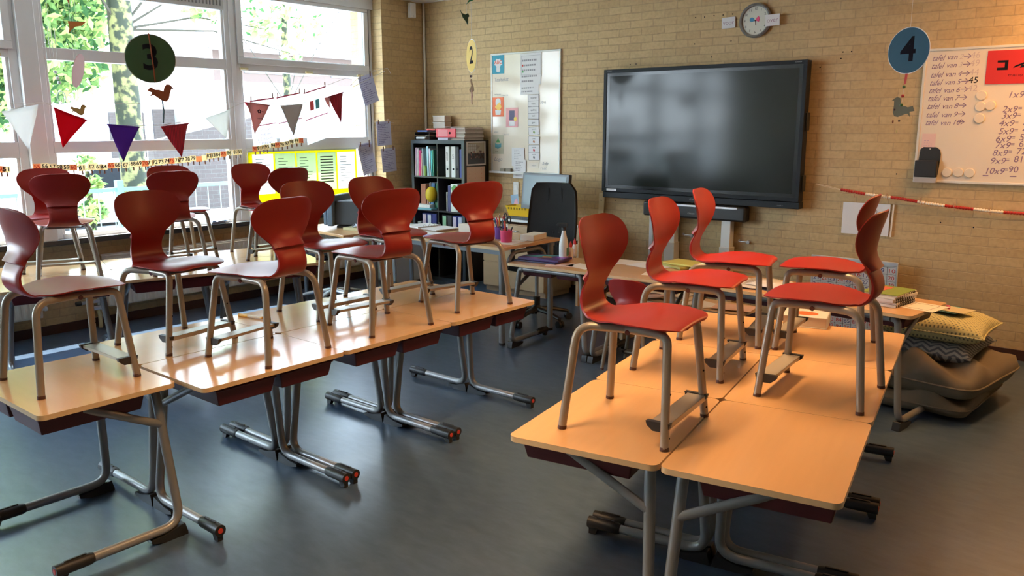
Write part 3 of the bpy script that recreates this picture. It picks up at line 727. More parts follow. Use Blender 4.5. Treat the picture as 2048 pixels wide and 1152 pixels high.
# soundbar
t = empty('soundbar', (-3.30, FY-.07, .845), 0, 'black soundbar with silver strip hanging below the board', 'speaker')
MB().b2((-.505, -.055, 0), (.475, .05, .13)).build('body', MT['black'], t, bevel=.018, seg=4)
MB().b2((-.45, -.060, .103), (.405, -.05, .122)).build('silver_strip', cmat((.62, .62, .64), .3, metal=.6), t, bevel=.003)
mark(t, lambda m: m.text('CTOUCH', .016, (-.02, -.0562, .045), X, Z), 'logo', cmat((.7, .7, .7), .5))
# lift columns and cable pipe
for x, dx, lab in ((-3.53, .045, 'left white lift column standing under the board'), (-3.0, .042, 'right white lift column standing under the board')):
    e = empty('lift_column', (x, FY-.075, 0), 0, lab, 'column', 'white columns below the board')
    m = MB().b2((-dx, -.03, .50), (dx, .05, .90)); m.build('inner_tube', MT['white'], e, bevel=.004)
    MB().b2((-dx-.007, -.04, .012), (dx+.007, .06, .62)).build('outer_tube', cmat((.66, .62, .55), .4), e, bevel=.004)
    MB().b2((-dx-.05, -.20, 0), (dx+.05, .065, .012)).build('foot_plate', MT['white'], e, bevel=.003)
e = empty('cable_duct', (-3.77, FY-.012, 0), 0, 'thin white cable duct rising to the soundbar left end', 'duct')
MB().b2((-.02, -.012, .0), (.02, .012, .85)).build('duct', MT['white'], e, bevel=.003)
e = empty('wooden_lath', wp(1206, 392)+Vector((0, -.012, 0)), 0, 'pale wooden lath leaning out below the board corner', 'lath')
m = MB().prism([(-.028, .03), (.032, .03), (.005, -.70), (-.055, -.70)], (0, 0, 0), X, Z, .012); m.build('lath', cmat((.70, .58, .34), .6), e)
MB().cyl((-.003, -.0135, -.04), (-.003, -.012, -.04), .006, n=10).build('screw_hole', MT['ink'], e)
for i, (px, py, lab) in enumerate(((1376, 470, 'metal hook on the wall between the two lift columns'), (1488, 483, 'metal hook on the wall right of the lift columns'))):
    p = wp(px, py); e = empty('wall_hook', p, 0, lab, 'hook', 'metal wall hooks')
    MB().tube(fillet([(-.04, -.005, .01), (-.02, -.03, 0), (.02, -.03, .004), (.05, -.028, 0), (.05, -.01, -.012)], .01), .006, 8).build('hook', MT['steel'], e)
    MB().cyl((.045, -.001, 0), (.045, -.03, 0), .014, n=12).cyl((-.04, -.001, .006), (-.04, -.012, .006), .010, n=10).build('rosette', MT['steel'], e)
# drill holes in the bricks
m = MB()
for px, py in ((1391, 35), (1409, 34), (1428, 31), (1446, 30), (1465, 28), (1462, 82), (1389, 88), (1423, 114), (1260, 129), (1272, 128), (1686, 104), (1682, 117), (1640, 135), (1703, 103), (1230, 401), (1793, 348), (1881, 445), (1947, 455)):
    p = wp(px, py); m.cyl((p.x, FY-.0012, p.z), (p.x, FY-.0002, p.z), .0055, n=8)
o = m.build('drill_holes', MT['ink']); tag(o, 'small dark drill holes in the brick wall around the clock', 'marks', kind='stuff')

# ---- clock
cp = wp(1511, 41, .02)
t = empty('wall_clock', (cp.x, FY, cp.z), 0, 'round wall clock with grey rim and paper hands', 'clock')
rr_ = .118
MB().lathe([(rr_*.5, 0), (rr_+.0, 0), (rr_+.018, -.012), (rr_+.018, -.030), (rr_+.006, -.040), (rr_-.004, -.036), (rr_-.006, -.026), (rr_-.006, -.017)], (0, 0, 0), 48, axis='Y').build('rim', cmat((.19, .19, .18), .35), t)
MB().lathe([(.001, -.022), (rr_-.003, -.022), (rr_-.003, -.018), (.001, -.018)], (0, 0, 0), 48, axis='Y').build('dial', cmat((.68, .66, .56), .25), t)
def nums(m):
    for k in range(1, 13):
        a = PI/2 - k*PI/6; m.text(str(k), .026, (.092*math.cos(a), -.0225, .092*math.sin(a)), X, Z)
mark(t, nums, 'numerals', MT['ink'])
MB().prism([(.02*math.cos(a_)-.030, .018*math.sin(a_)+.008) for a_ in [i*PI/4 for i in range(8)]], (0, -.023, 0), X, Z, .002).prism([(-.02, -.004), (0, -.006), (0, 0), (-.02, .008)], (0, -.023, 0), X, Z, .0018).build('blue_hand', cmat((.05, .22, .38), .7), t)
MB().prism([(.003, 0), (.03, -.012), (.036, .015), (.026, .034), (.008, .018)], (0, -.0235, 0), X, Z, .002).build('pink_hand', cmat((.75, .08, .20), .7), t)
MB().tube([(0, -.025, 0), (.004, -.025, -.035)], .003, 6).sphere((0, -.025, 0), .006, 6).build('brown_hand', cmat((.12, .05, .03), .5), t)
for px, py, tx, lab in ((1457, 45.5, 'voor', 'paper strip reading voor left of the clock'), (1545, 40, 'over', 'paper strip reading over right of the clock')):
    o, a, b, n = sheet('paper_label', lab, 'label', wp(px, py, .012 if tx == 'voor' else .045) , .118, .088, MT['paper'], 'papers beside the clock', rot=R(1.5))
    mark(o, lambda m: m.text(tx, .05, n*.0014, a, b), 'lettering', cmat((.42, .25, .33), .7))

# ---- whiteboards
def whiteboard(name, lab, x0, x1, z0, z1, tray=True):
    t = empty(name, ((x0+x1)/2, FY, z0), 0, lab, 'whiteboard')
    w2, h = (x1-x0)/2, z1-z0
    MB().b2((-w2+.01, -.016, .01), (w2-.01, -.004, h-.01)).build('panel', mat('cream_whiteboard', (.80, .70, .57), .10, spec=.35), t)
    m = MB(); f = .018
    m.b2((-w2, -.022, 0), (w2, -.002, f)).b2((-w2, -.022, h-f), (w2, -.002, h)).b2((-w2, -.022, f), (-w2+f, -.002, h-f)).b2((w2-f, -.022, f), (w2, -.002, h-f))
    m.build('frame', cmat((.70, .69, .64), .3), t, bevel=.003)
    if tray: MB().b2((-w2+.02, -.075, -.004), (w2-.3, -.022, .006)).b2((-w2+.02, -.077, -.004), (w2-.3, -.073, .016)).build('pen_tray', cmat((.70, .69, .66), .35), t)
    return t
wb1 = whiteboard('whiteboard', 'narrow upright whiteboard covered with cards left of the screen', -5.715, -4.822, 1.166, 2.374)
wb2 = whiteboard('whiteboard', 'whiteboard with handwritten multiplication tables at the right', -1.577, -.05, 1.234, 2.184, False)
def bp(px, py, d=.018): return at_y(px, py, FY-d)
# things on the narrow whiteboard
c = bp(996.5, 128); o, a, b, n = sheet('picture_card', 'blue picture card with ABC at the top left of the narrow whiteboard', 'card', c, .155, .195, cmat((.03, .30, .42), .6), 'cards on the narrow whiteboard')
MB().prism([(.055*math.cos(i*PI/8)*(1.1 if i % 2 else .85), .042*math.sin(i*PI/8)*(1.1 if i % 2 else .85)+.01) for i in range(16)], n*.0012, a, b, .0008).prism(rrect(.05, .05, .012), n*.0012-b*.055, a, b, .0008).build('white_cloud', MT['paper'], o)
mark(o, lambda m: m.text('ABC', .05, b*.015+n*.0022, a, b, bold=.001), 'lettering', cmat((.75, .15, .08), .7))
c = bp(996.5, 214); o, a, b, n = sheet('picture_card', 'orange picture card halfway down the narrow whiteboard', 'card', c, .150, .195, cmat((.80, .17, .06), .6), 'cards on the narrow whiteboard')
MB().prism(rrect(.07, .085, .03), n*.0012+b*.045, a, b, .0008).prism([(-.04, -.03), (.04, -.03), (.03, -.08), (-.035, -.08)], n*.0012, a, b, .0008).build('white_shape', cmat((.7, .7, .68), .6), o)
MB().prism([(-.045, .0), (.02, .05), (.045, .0), (.02, -.035), (-.01, -.03)], n*.0013, a, b, .0012).build('yellow_shape', cmat((.85, .55, .12), .6), o)
c = bp(1024, 235); o, a, b, n = sheet('picture_card', 'pink picture card showing a dark menu board and yellow figure', 'card', c, .160, .195, cmat((.80, .38, .38), .6), 'cards on the narrow whiteboard')
MB().prism(rrect(.07, .10, .003), n*.0012+b*.02, a, b, .0008).build('dark_board', cmat((.10, .09, .16), .6), o)
MB().prism(rrect(.075, .05, .006), n*.0013-b*.06, a, b, .0008).build('white_foot', MT['paper'], o)
MB().prism([(.045+.02*math.cos(i*PI/4), -.015+.024*math.sin(i*PI/4)) for i in range(8)], n*.0014, a, b, .0016).build('yellow_figure', cmat((.85, .6, .12), .6), o)
c = bp(996, 289); o, a, b, n = sheet('picture_card', 'beige picture card with green hat and blue book', 'card', c, .150, .195, cmat((.52, .50, .36), .6), 'cards on the narrow whiteboard')
MB().prism([(-.03, .02), (.03, .02), (.004, .065)], n*.0012, a, b, .0012).build('green_hat', cmat((.10, .36, .12), .6), o)
MB().prism([(-.04, -.03), (0, -.045), (.045, -.025), (.045, .015), (0, 0), (-.04, .015)], n*.0012, a, b, .0008).build('blue_book', cmat((.12, .38, .45), .6), o)
mark(o, lambda m: lines(m, a, b, n, .07, .014, 1, t=.0016, y0=-.073), 'lettering', MT['ink'])
for (px, py, w_, h_, lab, rows) in ((1062, 130, .265, .23, 'framed rules sheet at the top of the narrow whiteboard', 3), (1061, 157, .262, .125, 'printed notice with two lines below the framed rules sheet', 2), (1059, 179, .235, .095, 'small printed notice above the column of day cards', 2)):
    c = bp(px, py, .019); o, a, b, n = sheet('printed_notice', lab, 'notice', c, w_, h_, MT['paper'], 'notices on the narrow whiteboard', rot=R(1))
    def f(m, w_=w_, h_=h_, rows=rows):
        lines(m, a, b, n, w_*.85, h_*(.62 if rows == 3 else .75), rows, seed=rows+int(w_*99), t=.0014, frac=(.6, 1))
        if rows == 3:
            for s in (-1, 1): m.box(n*.0014+a*s*w_*.46, (.002, .001, h_*.8)); m.box(n*.0014+b*s*h_*.4, (w_*.92, .001, .002))
    mark(o, f, 'printing', MT['inkgrey'])
    if rows == 3: MB().box(n*.0016-a*.105+b*.0, (.016, .001, .018)).build('red_icon', MT['inkred'], o); MB().box(n*.0016-a*.105-b*.06, (.018, .001, .018)).build('green_icon', cmat((.1, .4, .12)), o)
DC = ['rekenen', 'lezen', 'spelling', 'taal', 'gym', 'schrijven', 'pauze', 'knutselen', 'naar huis']
ys = [195.5, 207.5, 220, 231.5, 245, 262, 281, 298, 312.5]
for i, (tx, py) in enumerate(zip(DC, ys)):
    big = i >= 5; hh = .078 if big else .062
    o, a, b, n = sheet('day_card', ['first', 'second', 'third', 'fourth', 'fifth', 'sixth', 'seventh', 'eighth', 'ninth'][i] + ' small white card from the top of the timetable column on the narrow whiteboard', 'card',
        bp(1067+(1 if big else 0), py, .021 if i % 2 else .023), .135, hh, MT['paper'], 'timetable cards', rot=R([2, -2, 1.5, -1, 1, 5, -1, 1, 2][i]))
    def f(m, tx=tx, hh=hh, big=big, w_=.135):
        m.text(tx, .024 if not big else .014, n*.0014+b*(.018 if big else 0), a, b)
        for s in (-1, 1): m.prism([(s*w_/2-.0015, -hh/2), (s*w_/2+.0005, -hh/2), (s*w_/2+.0005, hh/2), (s*w_/2-.0015, hh/2)], n*.0004, a, b, .0012); m.prism([(-w_/2, s*hh/2-.001), (w_/2, s*hh/2-.001), (w_/2, s*hh/2+.001), (-w_/2, s*hh/2+.001)], n*.0004, a, b, .0012)
    mark(o, f, 'printing', MT['ink'])
    if big: MB().prism([(.013*math.cos(k*PI/3+.2), .014*math.sin(k*PI/3)-.012) for k in range(6)], n*.0014, a, b, .0006).build('icon', cmat([(.25, .35, .1), (.5, .2, .1), (.6, .04, .06), (.2, .2, .2)][i-5], .7), o)
o, a, b, n = sheet('day_card', 'plain low card near the bottom of the narrow whiteboard', 'card', bp(1068, 331), .12, .05, MT['paper2'], 'timetable cards'); mark(o, lambda m: m.text('helpers', .02, n*.0014, a, b), 'printing', MT['inkgrey'])
for px, py, lab, s_ in ((1036, 314, 'upper of two hanging paper sheets low on the narrow whiteboard', 1), (1039, 338, 'lower of two hanging paper sheets low on the narrow whiteboard', 2)):
    o, a, b, n = sheet('paper_sheet', lab, 'paper', bp(px, py, .02+.004*s_), .165, .19, MT['paper'], 'sheets hanging low on the narrow whiteboard'); mark(o, lambda m: lines(m, a, b, n, .10, .16, 9, t=.0014, seed=s_), 'printing', MT['inkgrey'])
for px, lab in ((1006, 'left grey felt eraser on the whiteboard tray'), (1018, 'right grey felt eraser on the whiteboard tray')):
    p = at_y(px, 346, FY-.05); e = empty('felt_eraser', (p.x, p.y, 1.178), 0, lab, 'eraser', 'board erasers')
    MB().b2((-.033, -.018, 0), (.033, .018, .036)).build('felt', cmat((.33, .30, .24), .9), e, bevel=.006)
# handwriting on the narrow board
def hand1(m):
    o_ = Vector(wb1.location)
    def T(px, py, tx, sz, sh=.2): 
        p = at_y(px, py, FY-.0165)-o_; m.text(tx, sz, p, X, Z, align='LEFT', shear=sh)
    T(988, 160, 'Taaltekst', .052); T(988, 189, 'rekenen', .028); T(988, 195, '______', .03); T(988, 200, 'spelling', .025); T(1003, 191, '} blok 10', .024)
    T(988, 264, 'lezen', .028); T(988, 275, 'schrift', .026); T(1005, 269, '} blok 10', .024); T(988, 318, 'Logo', .055, .35)
    T(1084, 327, 'Sofie', .040, .4); T(1080, 336, '? Luc', .040, .4); T(1080, 205, '30-6', .04)
m = MB(); hand1(m); m.build('handwriting', MT['inkgrey'], wb1)
# magnets and writing on the right board
def hand2(m):
    o_ = Vector(wb2.location)
    def T(px, py, tx, sz, mi=0, sh=.35, al='LEFT', wd=None):
        p = at_y(px, py, FY-.0165)-o_; m.text(tx, sz, p, X, Z, align=al, shear=sh, mi=mi, width=wd)
    rows = [('2', 115, '46', 2), ('3', 131, '49', 2), ('4', 149, '44', 2), ('5', 165, '45', 1), ('6', 181, '42', 2), ('7', 197, '', 0), ('8', 213, '', 0), ('9', 230, '', 0), ('10', 246, '', 0)]
    for k, (nn, py, an, c_) in enumerate(rows):
        x0 = 1864-1.75*k
        T(x0, py+2-k*.3, 'tafel', .058, 0, .5, wd=.085); T(x0+30, py, 'van', .050, 0, .3, wd=.062); T(x0+54, py-1, nn, .05, 2 if k in (0, 1) else 0)
        T(x0+61, py-2, '\u2192', .06, 0, 0, wd=.050)
        if an: T(1941-1.5*k, py-4, an, .062, c_, .1)
    mult = [(1, 190, 2014), (2, 219, 2004), (3, 232, 2002), (4, 247, 1997), (5, 263, 1996), (6, 278, 1990), (7, 291, 1989), (8, 306, 1984), (9, 322, 1979), (10, 342, 1968)]
    for k, py, x in mult:
        T(x, py, '%dx9' % k, .060, 0, .25, wd=.092 if k < 10 else .115); T(x+32+(8 if k == 10 else 0), py-2, '=', .045, 0, 0)
        T(x+48, py-3, str(9*k), .062, 0, .1)
m = MB(); hand2(m); m.build('handwriting', [MT['inkpurple'], MT['ink'], cmat((.62, .50, .46), .7)], wb2)
m = MB(); o_ = Vector(wb2.location)
for px, py, l in ((1971, 351, .035), (2026, 353, .04)):
    p = at_y(px, py, FY-.0168)-o_; m.b2((p.x-l/2, p.y-.0004, p.z-.003), (p.x+l/2, p.y, p.z+.003))
m.build('underline', MT['inkpurple'], wb2)
for i, (px, py, lab) in enumerate(((1963, 191, 'topmost round white magnet in the middle of the right whiteboard'), (1961, 213, 'round white magnet left of the pair below the topmost'), (1981, 211, 'round white magnet right of the pair below the topmost'), (1959, 237, 'lowest white magnet of the middle four'),
    (1894, 345, 'left magnet of the row beside the black pen holder'), (1917, 345, 'middle magnet of the row beside the pen holder'), (1939, 346, 'right magnet of the row beside the pen holder'))):
    p = at_y(px, py, FY-.016); e = empty('round_magnet', p, 0, lab, 'magnet', 'round white magnets')
    MB().lathe([(.001, 0), (.034, 0), (.034, -.007), (.030, -.010), (.001, -.010)], (0, 0, 0), 28, axis='Y').build('disc', cmat((.78, .68, .54), .35), e)
p = at_y(1857, 322, FY-.016)
e = empty('pen_holder', p, 0, 'black pen holder hanging at the lower left of the right whiteboard', 'holder')
MB().prism([(-.075, -.10), (.07, -.10), (.078, .02), (.078, .05), (.07, .082), (.045, .10), (-.04, .10), (-.06, .085), (-.065, .02)], (0, 0, 0), X, Z, .008).build('back_plate', MT['black'], e, bevel=.002)
MB().b2((-.080, -.05, -.115), (.070, -.008, .005)).build('pocket', MT['black'], e, bevel=.004)
MB().cyl((.005, -.0085, .088), (.005, -.0105, .088), .005, n=10).build('rivet', MT['white'], e)
MB().b2((-.080, -.045, -.155), (.070, -.004, -.116)).build('grey_foot', cmat((.45, .42, .40), .5), e)
o, a, b, n = sheet('pink_note', 'small pink note with fine print above the black pen holder', 'note', bp(1857, 284), .09, .12, cmat((.80, .55, .50), .7)); mark(o, lambda m: lines(m, a, b, n, .06, .07, 6, t=.0014, y0=-.02), 'printing', cmat((.55, .35, .5)))
c = at_y(2033, 133, FY-.02)
o, a, b, n = sheet('red_poster', 'red sheet with a black camera drawing on the right whiteboard', 'poster', c, .36, .225, cmat((.62, .025, .02), .5), rot=R(0))
def f(m):
    m.prism([(-.115, -.02), (-.05, -.02), (-.05, .045), (-.115, .045), (-.115, .03), (-.07, .03), (-.07, -.003), (-.115, -.003)], n*.0014, a, b, .0004)
    m.prism([(-.02, -.01), (.06, .02), (.075, .045), (.05, .03), (-.01, .005)], n*.0014, a, b, .0004); m.prism([(.02, -.01), (.09, .0), (.09, .01), (.03, .01)], n*.0014, a, b, .0004)
    m.text('trust op', .026, n*.0016-b*.055, a, b)
mark(o, f, 'drawing', MT['ink'])

# ---- bead string on the wall
pts = [(1632, 367), (1660, 373), (1684, 379.5), (1730, 388), (1800, 397), (1850, 406), (1900, 413), (1960, 420), (2010, 425), (2060, 428), (2110, 429)]
P3 = [at_y(x, y, FY-.03) for x, y in pts]
e = empty('bead_string', P3[2], 0, 'string of red and white counting beads pegged along the wall', 'beads')
Q = [p-P3[2] for p in P3]
MB().tube(Q, .0025, 6).tube([Q[0]+Vector((0, -.008, -.004)), Q[1]+Vector((0, -.01, -.008)), Q[2]+Vector((0, 0, -.004))], .003, 6).build('cord', cmat((.72, .58, .36), .8), e)
segl = [(Q[i+1]-Q[i]).length for i in range(len(Q)-1)]
def along(d):
    for i, l in enumerate(segl):
        if d <= l: return Q[i].lerp(Q[i+1], d/l)
        d -= l
    return Q[-1]
d0 = segl[0]+segl[1]; tot = sum(segl); k = 0; dB = .0188; br_ = {}
while d0 + k*dB < tot and k < 84:
    mname = 'red_bead' if (k//10) % 2 == 0 else 'white_bead'
    if mname not in br_:
        br_[mname] = MB().sphere((0, 0, 0), .0122, 8).build(mname, cmat((.48, .02, .015), .35) if 'red' in mname else cmat((.86, .78, .66), .35), e); b_ = br_[mname]
    else:
        b_ = br_[mname].copy(); col.objects.link(b_); b_.parent = e
    b_.location = along(d0+k*dB); k += 1
for px, py in ((1709, 387), (1775, 393), (1843, 402), (1909, 413), (1980, 421)):
    p = at_y(px, py, FY-.03)-P3[2]
    MB().box(p+Vector((0, -.006, -.004)), (.007, .01, .055), mtx=Matrix.Rotation(R(-15), 4, 'Y')).build('peg', cmat((.45, .26, .14), .7), e)

# ---- smiley sheet
c = at_y(1731, 438, FY-.006)
o, a, b, n = sheet('smiley_sheet', 'white sheet with small smiley faces behind the two right chairs', 'poster', c, .35, .245, MT['paper'], thick=.004)
def smile(m, cx, cy):
    for k in range(20):
        a0, a1 = k*PI/10, (k+1)*PI/10; P = lambda r_, an: n*.0046 + a*(cx+r_*math.cos(an)) + b*(cy+r_*math.sin(an))
        m.add([P(.0145, a0), P(.019, a0), P(.019, a1), P(.0145, a1)], [(0, 1, 2, 3)])
        if 12 <= k <= 17: m.add([P(.007, a0), P(.0085, a0), P(.0085, a1), P(.007, a1)], [(0, 1, 2, 3)])
    for s in (-1, 1): m.prism([(cx+s*.005-.0015, cy+.003), (cx+s*.005+.0015, cy+.003), (cx+s*.005+.0015, cy+.006), (cx+s*.005-.0015, cy+.006)], n*.0046, a, b, .0003)
mark(o, lambda m: (smile(m, -.03, .06), smile(m, .065, .06), smile(m, -.03, -.035), smile(m, .055, -.035), m.text('8', .02, n*.0046+a*.045+b*.02, a, b), m.text('...', .02, n*.0046+a*.125-b*.1, a, b)), 'drawing', MT['inkgrey'])
e = empty('sheet_rail', at_y(1784, 442, FY-.012), 0, 'narrow white upright strip at the right edge of the smiley sheet', 'strip')
MB().prism([(-.007, -.122), (.003, -.122), (.010, .125), (0, .125)], (0, 0, 0), X, Z, .008).build('strip', MT['paper2'], e)
# sockets
p = wp(1033, 378); e = empty('wall_socket', (p.x, FY, p.z), 0, 'white wall socket under the narrow whiteboard', 'socket')
MB().b2((-.035, -.014, -.075), (.035, 0, .075)).build('cover_plate', MT['white'], e, bevel=.003); MB().b2((-.02, -.018, -.01), (.02, -.014, .05)).build('switch_rocker', MT['white'], e, bevel=.002)

# ================================================================ TEACHER CORNER
def bx(name, lo, hi, m, lab=None, cat=None, group=None, bevel=.002, rz=0, parent=None):
    c = [(a+b)/2 for a, b in zip(lo, hi)]; base = (c[0], c[1], lo[2]); d = [abs(b-a) for a, b in zip(lo, hi)]
    o = MB().box((0, 0, d[2]/2), d).build(name, m, parent, bevel=bevel, loc=base, rot=(0, 0, rz)); tag(o, lab, cat, group); return o
# shelving unit
KX0, KX1, KY, KZ = -6.545, -5.765, 6.25, 1.50
t = empty('shelving_unit', ((KX0+KX1)/2, (KY+FY)/2, 0), 0, 'black-brown open cube shelf standing in the corner by the front wall', 'shelf')
w2 = (KX1-KX0)/2; dy = (FY-.005-KY)/2; sd = .038
m = MB(); m.b2((-w2, -dy, 0), (-w2+sd, dy, KZ)).b2((w2-sd, -dy, 0), (w2, dy, KZ)).b2((-w2+sd, -dy, KZ-sd), (w2-sd, dy, KZ)).b2((-w2+sd, -dy, 0), (w2-sd, dy, sd))
m.build('carcass', MT['blackbrown'], t, bevel=.001)
m = MB(); e_ = .0015
m.b2((-w2, -dy-e_, 0), (-w2+sd, -dy, KZ)).b2((w2-sd, -dy-e_, 0), (w2, -dy, KZ)).b2((-w2+sd, -dy-e_, KZ-sd), (w2-sd, -dy, KZ)).b2((-w2+sd, -dy-e_, 0), (w2-sd, -dy, sd))
m.build('front_edging', MT['shelfedge'], t)
rows_z = [sd + i*(KZ-2*sd+.016)/4 for i in range(5)]
for i in range(1, 4): MB().b2((-w2+sd, -dy+.003, rows_z[i]-.016), (w2-sd, dy, rows_z[i])).build('shelf_board', MT['blackbrown'], t)
MB().b2((-.008, -dy+.002, sd), (.008, dy, KZ-sd)).build('divider', MT['blackbrown'], t)
MB().b2((-w2+sd, dy-.008, sd), (w2-sd, dy, KZ-sd)).build('back_panel', cmat((.012, .012, .013), .6), t)
def cell(cx, row):  # left/right cell interior origin and floor
    x0 = t0x - w2 + sd if cx == 0 else t0x + .008
    return x0, rows_z[row]
t0x = (KX0+KX1)/2
def book(x, z, th, h, d, c, lab, group, lean=0, name='book', cat='book', y0=KY+.02, white=False):
    e = empty(name, (x, y0, z), 0, lab, cat, group); e.rotation_euler = (0, R(lean), 0)
    MB().b2((0, 0, 0), (th, d, h)).build('cover', cmat(c, .55), e, bevel=.0015)
    if not white: MB().b2((th*.15, d*.02, h-.003), (th*.85, d, h+.0008)).build('pages', MT['paper'], e)
    return e
def binder(x, z, th, c, lab, group, spine=(.75, .75, .74), lean=0, h=.318, tx=None, y0=KY+.015):
    e = empty('ring_binder', (x, y0, z), 0, lab, 'binder', group); e.rotation_euler = (0, R(lean), 0)
    MB().b2((0, 0, 0), (th, .28, h)).build('cover', cmat(c, .5), e, bevel=.002)
    MB().b2((th*.12, -.001, h*.38), (th*.88, 0, h*.96)).build('spine_label', cmat(spine, .6), e)
    MB().cyl((th/2, -.0015, .085), (th/2, .002, .085), .012, n=16).build('finger_hole', MT['ink'], e)
    if tx: MB().text(tx, .03, (th/2, -.0015, h*.68), Z*-1 if False else Z, X*-1).build('spine_lettering', MT['ink'], e)
    return e
# top row left: folders
x0, z0 = cell(0, 3)
fol = [((.60, .45, .55), .022, .30, 4, 'lilac folder leaning at the left end of the top shelf'), ((.75, .70, .72), .018, .29, 3.5, 'off-white folder second from the left in the top shelf'),
       ((.72, .06, .22), .022, .27, 3, 'bright pink book among the pale folders of the top shelf'), ((.70, .45, .40), .014, .24, 2, 'salmon thin book right of the pink one'),
       ((.35, .42, .45), .020, .29, -2, 'grey folder with papers sticking out in the top shelf'), ((.18, .32, .06), .03, .11, 0, 'short green booklet in front of the grey folder'),
       ((.45, .72, .80), .024, .315, -2, 'light blue folder, tallest in the top left compartment'), ((.62, .60, .66), .02, .29, -2.5, 'pale grey folder right of the light blue one'),
       ((.10, .55, .55), .016, .27, -3, 'turquoise thin book in the top left compartment'), ((.05, .25, .16), .014, .28, -3, 'dark green book beside the divider in the top compartment')]
x = x0+.008
for c, th, h, le, lab in fol:
    y_ = KY+.01 if h > .2 else KY-.005
    book(x, z0, th, h, .25, c, lab, 'folders in the top left compartment', le*.6, 'folder' if 'folder' in lab else 'book', 'folder' if 'folder' in lab else 'book', y_)
    x += th+.010
x1, z1 = cell(1, 3)
binder(x1+.105, z1, .052, (.62, .64, .62), 'white ring binder with black letters, left one in the top right compartment', 'binders in the top right compartment', tx='GROEP')
binder(x1+.185, z1, .060, (.70, .73, .70), 'white ring binder, right one in the top right compartment', 'binders in the top right compartment', tx='LVS')
binder(x1+.250, z1, .045, (.015, .015, .018), 'black ring binder right of the white ones', 'binders in the top right compartment', (.05, .05, .06))
book(x1+.300, z1, .03, .29, .25, (.04, .06, .28), 'dark blue folder at the right end of the top shelf', 'binders in the top right compartment', 0, 'folder', 'folder')
# second row
x0, z0 = cell(0, 2)
for c, th, h, le, lab in [((.42, .17, .10), .075, .27, 0, 'brown book set standing left in the second compartment'), ((.55, .33, .26), .018, .20, 3, 'low salmon book right of the brown set'), ((.55, .50, .50), .012, .29, 4, 'thin pale book leaning in the second compartment'),
        ((.05, .16, .34), .05, .29, 5, 'dark blue book behind the yellow ball'), ((.04, .20, .11), .045, .29, 6, 'dark green book behind the yellow ball')]:
    book(x0+.05, z0+.055 if h < 0 else z0, th, h, .22, c, lab, 'books in the second left compartment', le, y0=KY+.05); x0 += th+.012
x0, z0 = cell(0, 2)
e = empty('yellow_ball', (x0+.245, KY+.015, z0+.165), 0, 'yellow ball on stacked papers in the shelf', 'ball'); MB().sphere((0, 0, 0), .072, 14, sc_=(.9, .9, 1.18)).build('ball', cmat((.70, .50, .015), .5), e)
bx('paper_pile', (x0+.02, KY-.03, z0+.022), (x0+.25, KY+.19, z0+.055), MT['paper'], 'white paper pile under the yellow ball', 'paper', bevel=.001, rz=R(3))
bx('flat_book', (x0+.06, KY-.045, z0+.001), (x0+.30, KY+.18, z0+.021), cmat((.16, .42, .52), .5), 'light blue book lying flat below the paper pile', 'book')
x1, z1 = cell(1, 2)
for c, th, h, lab in [((.35, .33, .32), .02, .20, 'low grey book in the second right compartment'), ((.05, .05, .16), .035, .27, 'dark navy book in the second right compartment'), ((.70, .74, .68), .10, .29, 'wide white and green magazine holder in the shelf'), ((.45, .16, .2), .02, .28, 'thin wine red book at the right of the magazine holder')]:
    e = book(x1+.10, z1, th, h, .25, c, lab, 'books in the second right compartment')
    if th > .09: MB().prism([(.03, .2), (.06, .24), (.09, .27), (.05, .28), (.01, .25)], (0, -.001, 0), X, Z, .001).build('green_print', cmat((.12, .35, .10)), e); MB().b2((.01, -.0015, .1), (.07, 0, .13)).build('blue_print', cmat((.1, .2, .4)), e)
    x1 += th+.006
# third row binders
x0, z0 = cell(0, 1)
book(x0+.02, z0, .05, .22, .2, (.38, .40, .33), 'grey book at the left of the third row', 'binders in the third row')
for k, (c, sp, lab) in enumerate([((.02, .03, .22), (.6, .45, .5), 'dark blue binder with pink label in the third row'), ((.02, .03, .24), (.6, .6, .68), 'dark blue binder with pale label in the third row'), ((.02, .03, .2), (.02, .03, .2), 'plain dark blue binder next to the divider in the third row')]):
    binder(x0+.10+k*.075, z0, .066, c, lab, 'binders in the third row', sp)
x1, z1 = cell(1, 1)
for k, (c, sp, lab) in enumerate([((.012, .012, .013), (.30, .55, .33), 'black binder with green label in the third row'), ((.012, .012, .013), (.03, .03, .04), 'plain black binder in the third row'), ((.02, .04, .25), (.7, .6, .7), 'blue binder with white and red label in the third row'), ((.03, .04, .26), (.6, .62, .75), 'blue binder at the right end of the third row')]):
    binder(x1+.04+k*.075, z1, .066, c, lab, 'binders in the third row', sp)
# on top
e = empty('ring_binder', (-6.18, KY+.02, KZ+.028), 0, 'red ring binder lying on its side on top of the shelf', 'binder'); 
MB().b2((0, 0, 0), (.28, .30, .092)).build('cover', cmat((.72, .07, .10), .4), e, bevel=.003); MB().cyl((.20, -.0015, .046), (.20, .002, .046), .013, n=16).build('finger_hole', MT['ink'], e); MB().b2((.03, -.001, .012), (.17, 0, .08)).build('spine_label', cmat((.75, .25, .28), .6), e)
e = empty('paper_stack', (-5.885, KY+.03, KZ+.001), 0, 'tall messy paper stack next to the red binder on the shelf', 'paper')
rd = random.Random(3)
for k in range(9):
    w_ = rd.uniform(.0, .02); MB().box((rd.uniform(-.004, .01), .15, .007+k*.0142), (.20-w_, .29, .0125), rz=R(rd.uniform(-3, 3))).build('bundle', cmat([(.5, .44, .38), (.36, .3, .26), (.6, .5, .45)][k % 3], .8), e, bevel=.001)
